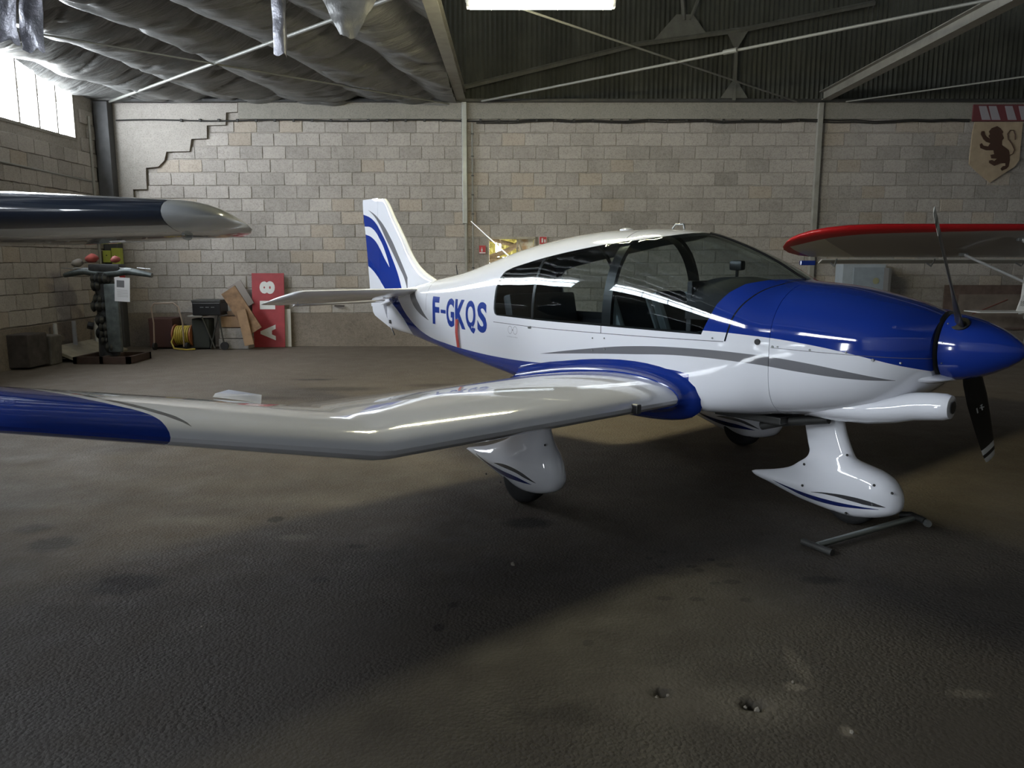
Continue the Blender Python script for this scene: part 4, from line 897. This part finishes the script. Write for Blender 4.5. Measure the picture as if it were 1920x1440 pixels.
# heraldic shield
t = thing('heraldic_shield', 'beige shield with brown rampant lion high on the wall', 'shield', (0, WY1-.06, 0))
def SP(u, v): return (8.49+(u-250)/9*.01027+.012, 4.47-(v-150)/9*.01048)
SB = mat('shield_cream', (.36, .28, .19), .6, var=.15); LB_ = mat('lion_brown', (.05, .022, .012), .7)
def SPs(l): return [(SP(u, v)) for u, v in l]
MB().prism(SPs([(285, 415), (260, 600), (250, 1060), (400, 1190), (620, 1350), (860, 1190), (1000, 1100), (1060, 1000), (1060, 415)]), .03, 'xz', -.0).build('shield_board', SB, t)
MB().prism(SPs([(240, 150), (1100, 150), (1100, 405), (240, 405)]), .03, 'xz', .0).build('header_board', mat('maroon_paint', (.13, .03, .035), .7), t)
for u in (320, 480, 740, 960): MB().prism(SPs([(u, 175), (u+120, 175), (u+210, 385), (u+70, 385)]), .006, 'xz', -.006).build('white_stripe', mat('faded_white', (.3, .28, .3), .7), t)
bod = [(645, 480), (700, 515), (750, 570), (735, 600), (770, 665), (740, 700), (750, 770), (820, 815), (870, 850), (885, 900), (900, 1000), (890, 1100), (860, 1135), (790, 1165), (765, 1135), (800, 1095), (840, 1090), (835, 1050), (760, 1050), (660, 1090), (570, 1045), (565, 1010), (610, 1000), (650, 1020), (690, 980), (600, 975), (580, 920), (640, 910), (620, 850), (500, 850), (405, 815), (390, 760), (420, 740), (450, 780), (530, 790), (560, 740), (490, 720), (440, 680), (390, 600), (400, 560), (440, 555), (460, 610), (500, 650), (560, 680), (520, 630), (540, 600), (520, 560), (560, 510)]
ln = MB().prism(SPs(bod), .010, 'xz', -.010)
ln.tube([(SP(u, v)[0], -.004, SP(u, v)[1]) for u, v in [(880, 930), (940, 905), (962, 840), (905, 745), (845, 680), (825, 600), (862, 545), (918, 545), (950, 610), (958, 690)]], .02, 6, flat=.35)
ln.build('lion_relief', LB_, t)
# grey cabinet
t = thing('wall_cabinet', 'grey blue metal cabinet on the block wall below the red wing', 'cabinet', (6.56, 14.82, 1.0)); CBM = mat('cabinet_grey', (.34, .38, .42), .5, var=.1)
MB().box((0, 0, .27), (.80, .34, .6), bev=.01).build('body', CBM, t); MB().box((.09, -.175, .26), (.58, .015, .5), bev=.005).build('door', mat('cabinet_door', (.27, .31, .35), .5, var=.1), t); MB().lathe([(.06, -.004), (.055, .004)], 'y', (.22, -.186, .26), 20).build('round_sticker', mat('sticker', (.3, .3, .18), .6), t)
# brown panel leaning on the wall
t = thing('notice_board', 'brown board fixed low on the wall behind the propeller', 'board', (9.1, WY1-.05, 0))
MB().box((0, 0, .75), (1.7, .03, .85)).build('backing', mat('board_brown', (.13, .09, .075), .8, var=.3), t); MB().box((.1, -.02, .68), (1.35, .01, .64)).build('panel', mat('board_tan', (.19, .155, .13), .8, var=.3, scale=3), t)
MB().tube([(-.3, -.03, .62), (.35, -.03, .9)], .008, 6).build('rod', mat('rod_red', (.2, .05, .04), .7), t)
MB().box((6.95, WY1-.3, 1.2), (.05, .5, .6)).build('cabinet_side_box', mat('box_dark_grey', (.13, .125, .12), .8), label='dark grey box on wall to the right of the cabinet', category='box')  # thin dark grey sheet at the cabinet's right side

# ================================================================== CLUTTER ALONG THE WALLS
t = thing('lettered_board', 'red board with sideways white letters leaning against the block wall', 'sign', (-4.63, 14.78, 0))
M = rotm(x=-5)
MB().box((0, .07, .70), (.61, .02, 1.40), M).build('board', mat('board_red', (.30, .028, .035), .55, var=.15), t)
def vert_text(ch, h_, w_, cx, z0_):
    V, F_ = textmesh(ch, h_, w_, bold=.06); q = [M@Vector((cx-b_, -.012, z0_+a-.70))+Vector((0, .07, .70)) for a, b_ in V]; MB().addm(q, F_).build('letter', WS, t, recalc=False)
vert_text('A', .29, .30, .13, .13); vert_text('1', .29, .16, .13, .72); vert_text('8', .29, .24, .13, 1.01); 
MB().box((-4.29, 14.9, .36), (.12, .03, .72), rotm(x=-3), bev=.004).build('white_panel', mat('panel_white', (.52, .50, .45), .5), label='narrow white panel standing behind the red lettered board', category='panel')
# yellow boxes on the corner post
YB = mat('yellow_box', (.40, .44, .07), .5)
for dx, z, w_, h_, lab in ((-7.53, 1.71, .15, .22, 'smaller yellow switch box on the corner post'), (-7.36, 1.70, .16, .33, 'taller yellow switch box on the corner post')):
    t = thing('switch_box', lab, 'box', (dx, 14.72, z)); MB().box((0, 0, 0), (w_, .12, h_), bev=.008).build('casing', YB, t); MB().lathe([(.012, -.065), (.01, -.05)], 'y', (.0, 0, .02), 10).build('lock', BLACK, t)
for x, z, w_, h_, m_, lab in ((-7.38, 1.40, .12, .22, WS, 'white notice hanging under the tall yellow box'), (-7.27, 1.33, .10, .2, RED, 'red card beside the white notice at the corner post'), (-7.53, 1.38, .11, .22, mat('rust_brown', (.12, .05, .035), .8), 'rusty brown plate under the small yellow box')):
    MB().box((x, 14.66, z), (w_, .02, h_), bev=.002).build('notice', m_, label=lab, category='notice')

# engine on a stand, draped
t = thing('engine_stand', 'dark engine on a tall stand with spread arms near the left corner', 'engine stand', (-6.55, 12.7, 0)); ED = mat('engine_grease', (.035, .036, .036), .45, .3, var=.4, scale=14); EL = mat('engine_grey_green', (.09, .105, .105), .45, .3, var=.4, scale=9)
rv = random.Random(3)
for pth in ([(-.42, -.35), (.42, -.35)], [(-.42, .35), (.42, .35)], [(-.42, -.35), (-.42, .35)], [(.42, -.35), (.42, .35)], [(0, -.35), (0, .35)]):
    a, b_ = pth; MB().box(((a[0]+b_[0])/2, (a[1]+b_[1])/2, .06), (abs(a[0]-b_[0])+.06, abs(a[1]-b_[1])+.06, .11)).build('base_rail', mat('base_rust', (.045, .025, .018), .8, var=.3), t)
MB().tube([(-.05, 0, .1), (-.05, 0, .5), (-.06, 0, 1.0), (-.04, 0, 1.45)], [.16, .14, .13, .15], 12).build('column', ED, t, smooth=40)
for z in np.arange(.25, 1.45, .11):
    for s_ in (-1, 0, 1): MB().lathe([(.05, 0), (.095, .03), (.06, .06), (.09, .10), (.05, .14)], 'x', (0, 0, 0), 10).build('casing_lump', ED, t, smooth=40, loc=(-.05+s_*rv.uniform(.02, .12)-.05, rv.uniform(-.15, .05), z))
for s_, x1 in ((-1, -.62), (1, .78)): MB().tube([(0, -.05, 1.42), (x1*.5, -.08, 1.47), (x1*.8, -.1, 1.43), (x1, -.1, 1.40)], [.09, .075, .06, .045], 10, flat=.8).build('arm', EL, t, smooth=50)
for s_ in (-.55, -.35, .35, .66): MB().tube([(s_-.1, -.12, 1.52), (s_+.12, -.14, 1.5)], .008, 6).build('rod', GALV, t)
MB().box((.03, -.02, 1.52), (.5, .25, .12), bev=.03).build('top_casing', ED, t, smooth=40)
MB().box((.14, -.16, .72), (.22, .08, 1.1), bev=.03).build('drape', EL, t, smooth=40)
MB().tube([(-.25, -.05, .58), (-.33, -.08, .60)], .06, 12).build('cable_spool', BLACK, t)
MB().box((-6.32+.13, 12.45, 1.18), (.24, .006, .38), rotm(y=4)).build('paper_sheet', mat('paper', (.62, .62, .64), .7), label='white paper sheet with photo clipped to the engine stand arm', category='paper'); MB().box((-6.21, 12.446, 1.27), (.12, .003, .11), rotm(y=4)).build('printed_photo', mat('print_grey', (.13, .13, .14), .7), bpy.data.objects['paper_sheet'])
for i in range(5): MB().box((-6.19, 12.446, 1.17-i*.025), (.17, .002, .006), rotm(y=4)).build('text_line', mat('print_light', (.35, .35, .36), .7), bpy.data.objects['paper_sheet'])
for x, m_, s_, lab in ((-7.0, mat('rag_grey', (.22, .2, .18), .9, var=.3), .09, 'grey bundle lying on the engine stand, left side'), (-6.76, mat('rag_red', (.3, .06, .05), .9, var=.3), .10, 'red cloth bundle lying on top of the engine stand'), (-6.38, mat('can_red', (.28, .07, .06), .6), .075, 'small reddish can on top of the engine stand, right side')):
    bm = bmesh.new(); bmesh.ops.create_icosphere(bm, subdivisions=2, radius=s_)
    for v in bm.verts: v.co *= 1+.35*noise.noise(v.co*12+Vector((x, 0, 0))); v.co.z *= .75
    me = bpy.data.meshes.new('rag'); bm.to_mesh(me); bm.free(); me.materials.append(m_); me.shade_smooth(); link('cloth_bundle', me, None, (x, 12.68, (1.535 if x < -6.9 else 1.60)+s_*.7), label=lab, category='cloth')

# upturned white table on the left
t = thing('upturned_table', 'upturned white table with its legs in the air by the left wall', 'table', (-7.28, 13.35, 0), R(90)); TW = mat('old_white_board', (.30, .27, .21), .7, var=.2)
MB().box((0, 0, .12), (1.6, .55, .05), rotm(x=22), bev=.006).build('tabletop', TW, t)
for x, y in ((-.65, .18), (-.1, .18), (.55, .15)): MB().tube([(x, y, .1), (x, y, .2), (x, y, .62)], [.05, .035, .032], 12).build('leg', mat('leg_white', (.42, .42, .42), .5), t, smooth=50)
MB().box((-7.45, 11.9, .28), (.35, .5, .5), bev=.02).build('crate', mat('crate_dark', (.06, .05, .045), .8, var=.4), label='dark crate standing against the left wall at the frame edge', category='crate')
MB().box((-7.38, 12.32, .24), (.28, .3, .46), rotm(y=3), bev=.02).build('crate', mat('crate_grey', (.11, .10, .09), .8, var=.4), label='grey crate between the dark crate and the upturned table', category='crate')

# hose reel trolley
t = thing('hose_reel_trolley', 'hose reel trolley with coiled yellow hose by the back wall', 'hose reel', (-6.25, 14.5, 0)); OR = mat('orange_paint', (.32, .12, .05), .5, var=.3)
for y in (-.2,):
    MB().tube([(-.35, y, .05), (-.33, y, .5), (-.36, y, .78), (-.3, y, .86), (.05, y, .87), (.14, y, .8), (.2, y, .5), (.2, y, .06)], .014, 8).build('handle_frame', mat('frame_pink_steel', (.35, .27, .22), .5), t, smooth=60)
for x in (-.02, .3): MB().lathe([(.02, -.012), (.2, -.01), (.2, .01), (.02, .012)], 'x', (x, 0, .26), 24).build('reel_flange', OR, t, smooth=50)
YH = mat('yellow_hose', (.45, .34, .05), .5, var=.15); mb = MB()
for ly in range(2):
    for i in range(7):
        mb.tube([(.02+i*.038, (.13+ly*.035)*math.cos(a), .26+(.13+ly*.035)*math.sin(a)) for a in [2*math.pi*k_/24 for k_ in range(25)]], .018, 6, cap=False)
mb.build('coiled_hose', YH, t, smooth=60)
MB().tube([(.02, -.16, .3), (-.03, -.2, .15), (.05, -.28, .04), (.28, -.3, .02), (.4, -.2, .02)], .016, 8).build('loose_hose', YH, t, smooth=60)
for x in (-.35, .25): MB().lathe([(.02, -.02), (.07, -.02), (.07, .02), (.02, .02)], 'x', (x, -.18, .07), 16).build('wheel', RUBBER, t)
# barbecue
t = thing('barbecue', 'black barbecue on a wheeled leg frame against the back wall', 'barbecue', (-5.62, 14.5, 0))
MB().box((.02, 0, .76), (.52, .4, .24), bev=.02).build('firebox', BLACK, t); MB().box((.02, 0, .90), (.54, .42, .05), bev=.01).build('lid', STEEL_DARK, t)
for i in range(3): MB().box((-.06+i*.1, -.205, .79), (.06, .006, .012)).build('air_slot', GALV, t)
MB().box((-.20, -.02, .625), (.28, .36, .02), bev=.004).build('side_shelf', STEEL_GREY, t)
for x0_, x1_ in ((-.1, .12), (.22, .04), (.22, .3)): MB().tube([(x0_, -.15, .64), (x1_, -.15, .03)], .014, 6).build('leg', STEEL_DARK, t)
MB().box((-.15, .05, .3), (.32, .3, .55), bev=.03).build('gas_bottle_cover', mat('cover_dark_green', (.03, .034, .03), .8), t); MB().lathe([(.02, -.02), (.075, -.02), (.075, .02), (.02, .02)], 'y', (.3, -.15, .075), 16).build('wheel', RUBBER, t)
# stacked concrete blocks and cartons
for i, (x, z, w_, h_, m_, lab) in enumerate([(-5.18, .10, .56, .19, BLOCK, 'lowest grey concrete block in the stack beside the barbecue'), (-5.17, .30, .54, .19, BLOCK, 'middle grey concrete block in the stack beside the barbecue'), (-5.15, .51, .50, .2, CARD, 'brown carton on the block stack beside the barbecue')]):
    MB().box((x, 14.6, z), (w_, .3, h_), rotm(z=rnd.uniform(-4, 4)), bev=.01).build('concrete_block' if i < 2 else 'carton', m_, label=lab, category='block' if i < 2 else 'carton')
MB().box((-5.2, 14.6, .68), (.2, .16, .08), rotm(y=-12), bev=.004).build('wood_offcut', mat('pale_wood', (.36, .25, .17), .8), label='pale wood offcut on top of the brown carton', category='wood')
MB().box((-4.98, 14.38, .72), (.30, .03, .9), rotm(x=-4, y=-32)).build('wooden_plank', WOOD, label='wooden plank slanting down towards the red board', category='plank')
MB().box((-4.90, 14.30, .42), (.17, .04, .66), rotm(x=-4, y=-12)).build('cardboard_sheet', CARD, label='cardboard strip leaning beside the red lettered board', category='cardboard')
MB().box((-5.15, 14.86, .98), (.30, .02, .5), rotm(x=-5, y=-30)).build('plastic_sheet', mat('milky_plastic', (.25, .22, .20), .3), label='milky crumpled plastic sheet propped above the carton', category='plastic')
MB().box((-6.55, 14.7, .3), (.45, .4, .55), bev=.02).build('dark_drum_box', mat('box_dark_red', (.07, .03, .025), .7), label='dark reddish box behind the hose reel trolley', category='box')
MB().loft([[Vector((-3.3+w_*math.cos(a), 14.97, .78+w_*.35*math.sin(a))) for a in (.3, 2.8, 3.5, 5.9)], [Vector((-3.3+w_*math.cos(a), 14.93, .78+w_*.35*math.sin(a))) for a in (.3, 2.8, 3.5, 5.9)]] if (w_ := .1) else []).build('broken_brick_patch', mat('hole_dark', (.05, .04, .035), 1), wall_back)

# tow bar on the floor
t = thing('tow_bar', 'steel tow bar lying on the floor beside the nose wheel', 'tow bar', (1.74, 4.24, 0)); d = Vector((2.50-1.74, 4.66-4.24, 0))
MB().tube([(0, 0, .03), (d.x, d.y, .05)], .018, 12).build('tube', mat('tow_steel', (.30, .33, .32), .35, .7), t, smooth=60); MB().tube([(-.05, .09, .02), (.05, -.09, .02)], .02, 8).build('handle_bar', STEEL_DARK, t, smooth=60)
MB().tube([(d.x-.06, d.y+.06, .05), (d.x+.0, d.y+.03, .06), (d.x+.04, d.y-.06, .05)], .022, 8).build('fork', STEEL_DARK, t, smooth=60); MB().lathe([(.02, -.02), (.024, 0), (.02, .02)], 'y', (d.x+.05, d.y-.07, .04), 12).build('fork_end', GALV, t)
# crumbs of stone
PEB = ['pale stone crumb alone on the floor in front of the right main wheel', 'tiny stone crumb behind the blue-tipped wing on the pale floor', 'stone crumb in the small left pothole, nearer its left side', 'stone crumb in the small left pothole, nearer its right side',
       'largest stone crumb in the right pothole', 'stone crumb at the left side of the right pothole', 'stone crumb at the right side of the right pothole', 'pale stone crumb on the floor nearest the bottom right of view',
       'tiny stone crumb alone on the dark floor at the left foreground', 'tiny stone crumb at the end of the pale scrape mark on floor']
for i, (x, y, s_) in enumerate([(0.005, 4.02, .013), (-1.02, 5.15, .008), (.55, 2.74, .012), (.60, 2.76, .009), (.91, 2.66, .014), (.87, 2.68, .010), (.94, 2.65, .009), (1.19, 2.5, .009), (-1.4, 3.3, .006), (1.1, 2.83, .006)]):
    bm = bmesh.new(); bmesh.ops.create_icosphere(bm, subdivisions=1, radius=s_)
    for v in bm.verts: v.co *= 1+.5*noise.noise(v.co*90+Vector((i, 0, 0)))
    me = bpy.data.meshes.new('pebble'); bm.to_mesh(me); bm.free(); me.materials.append(mat('pebble_stone', (.2, .18, .15), .9)); zz = s_*.5-(.02 if 2 <= i <= 6 else 0)
    link('pebble', me, None, (x, y, zz), label=PEB[i], category='stone', group='stone crumbs on the floor')
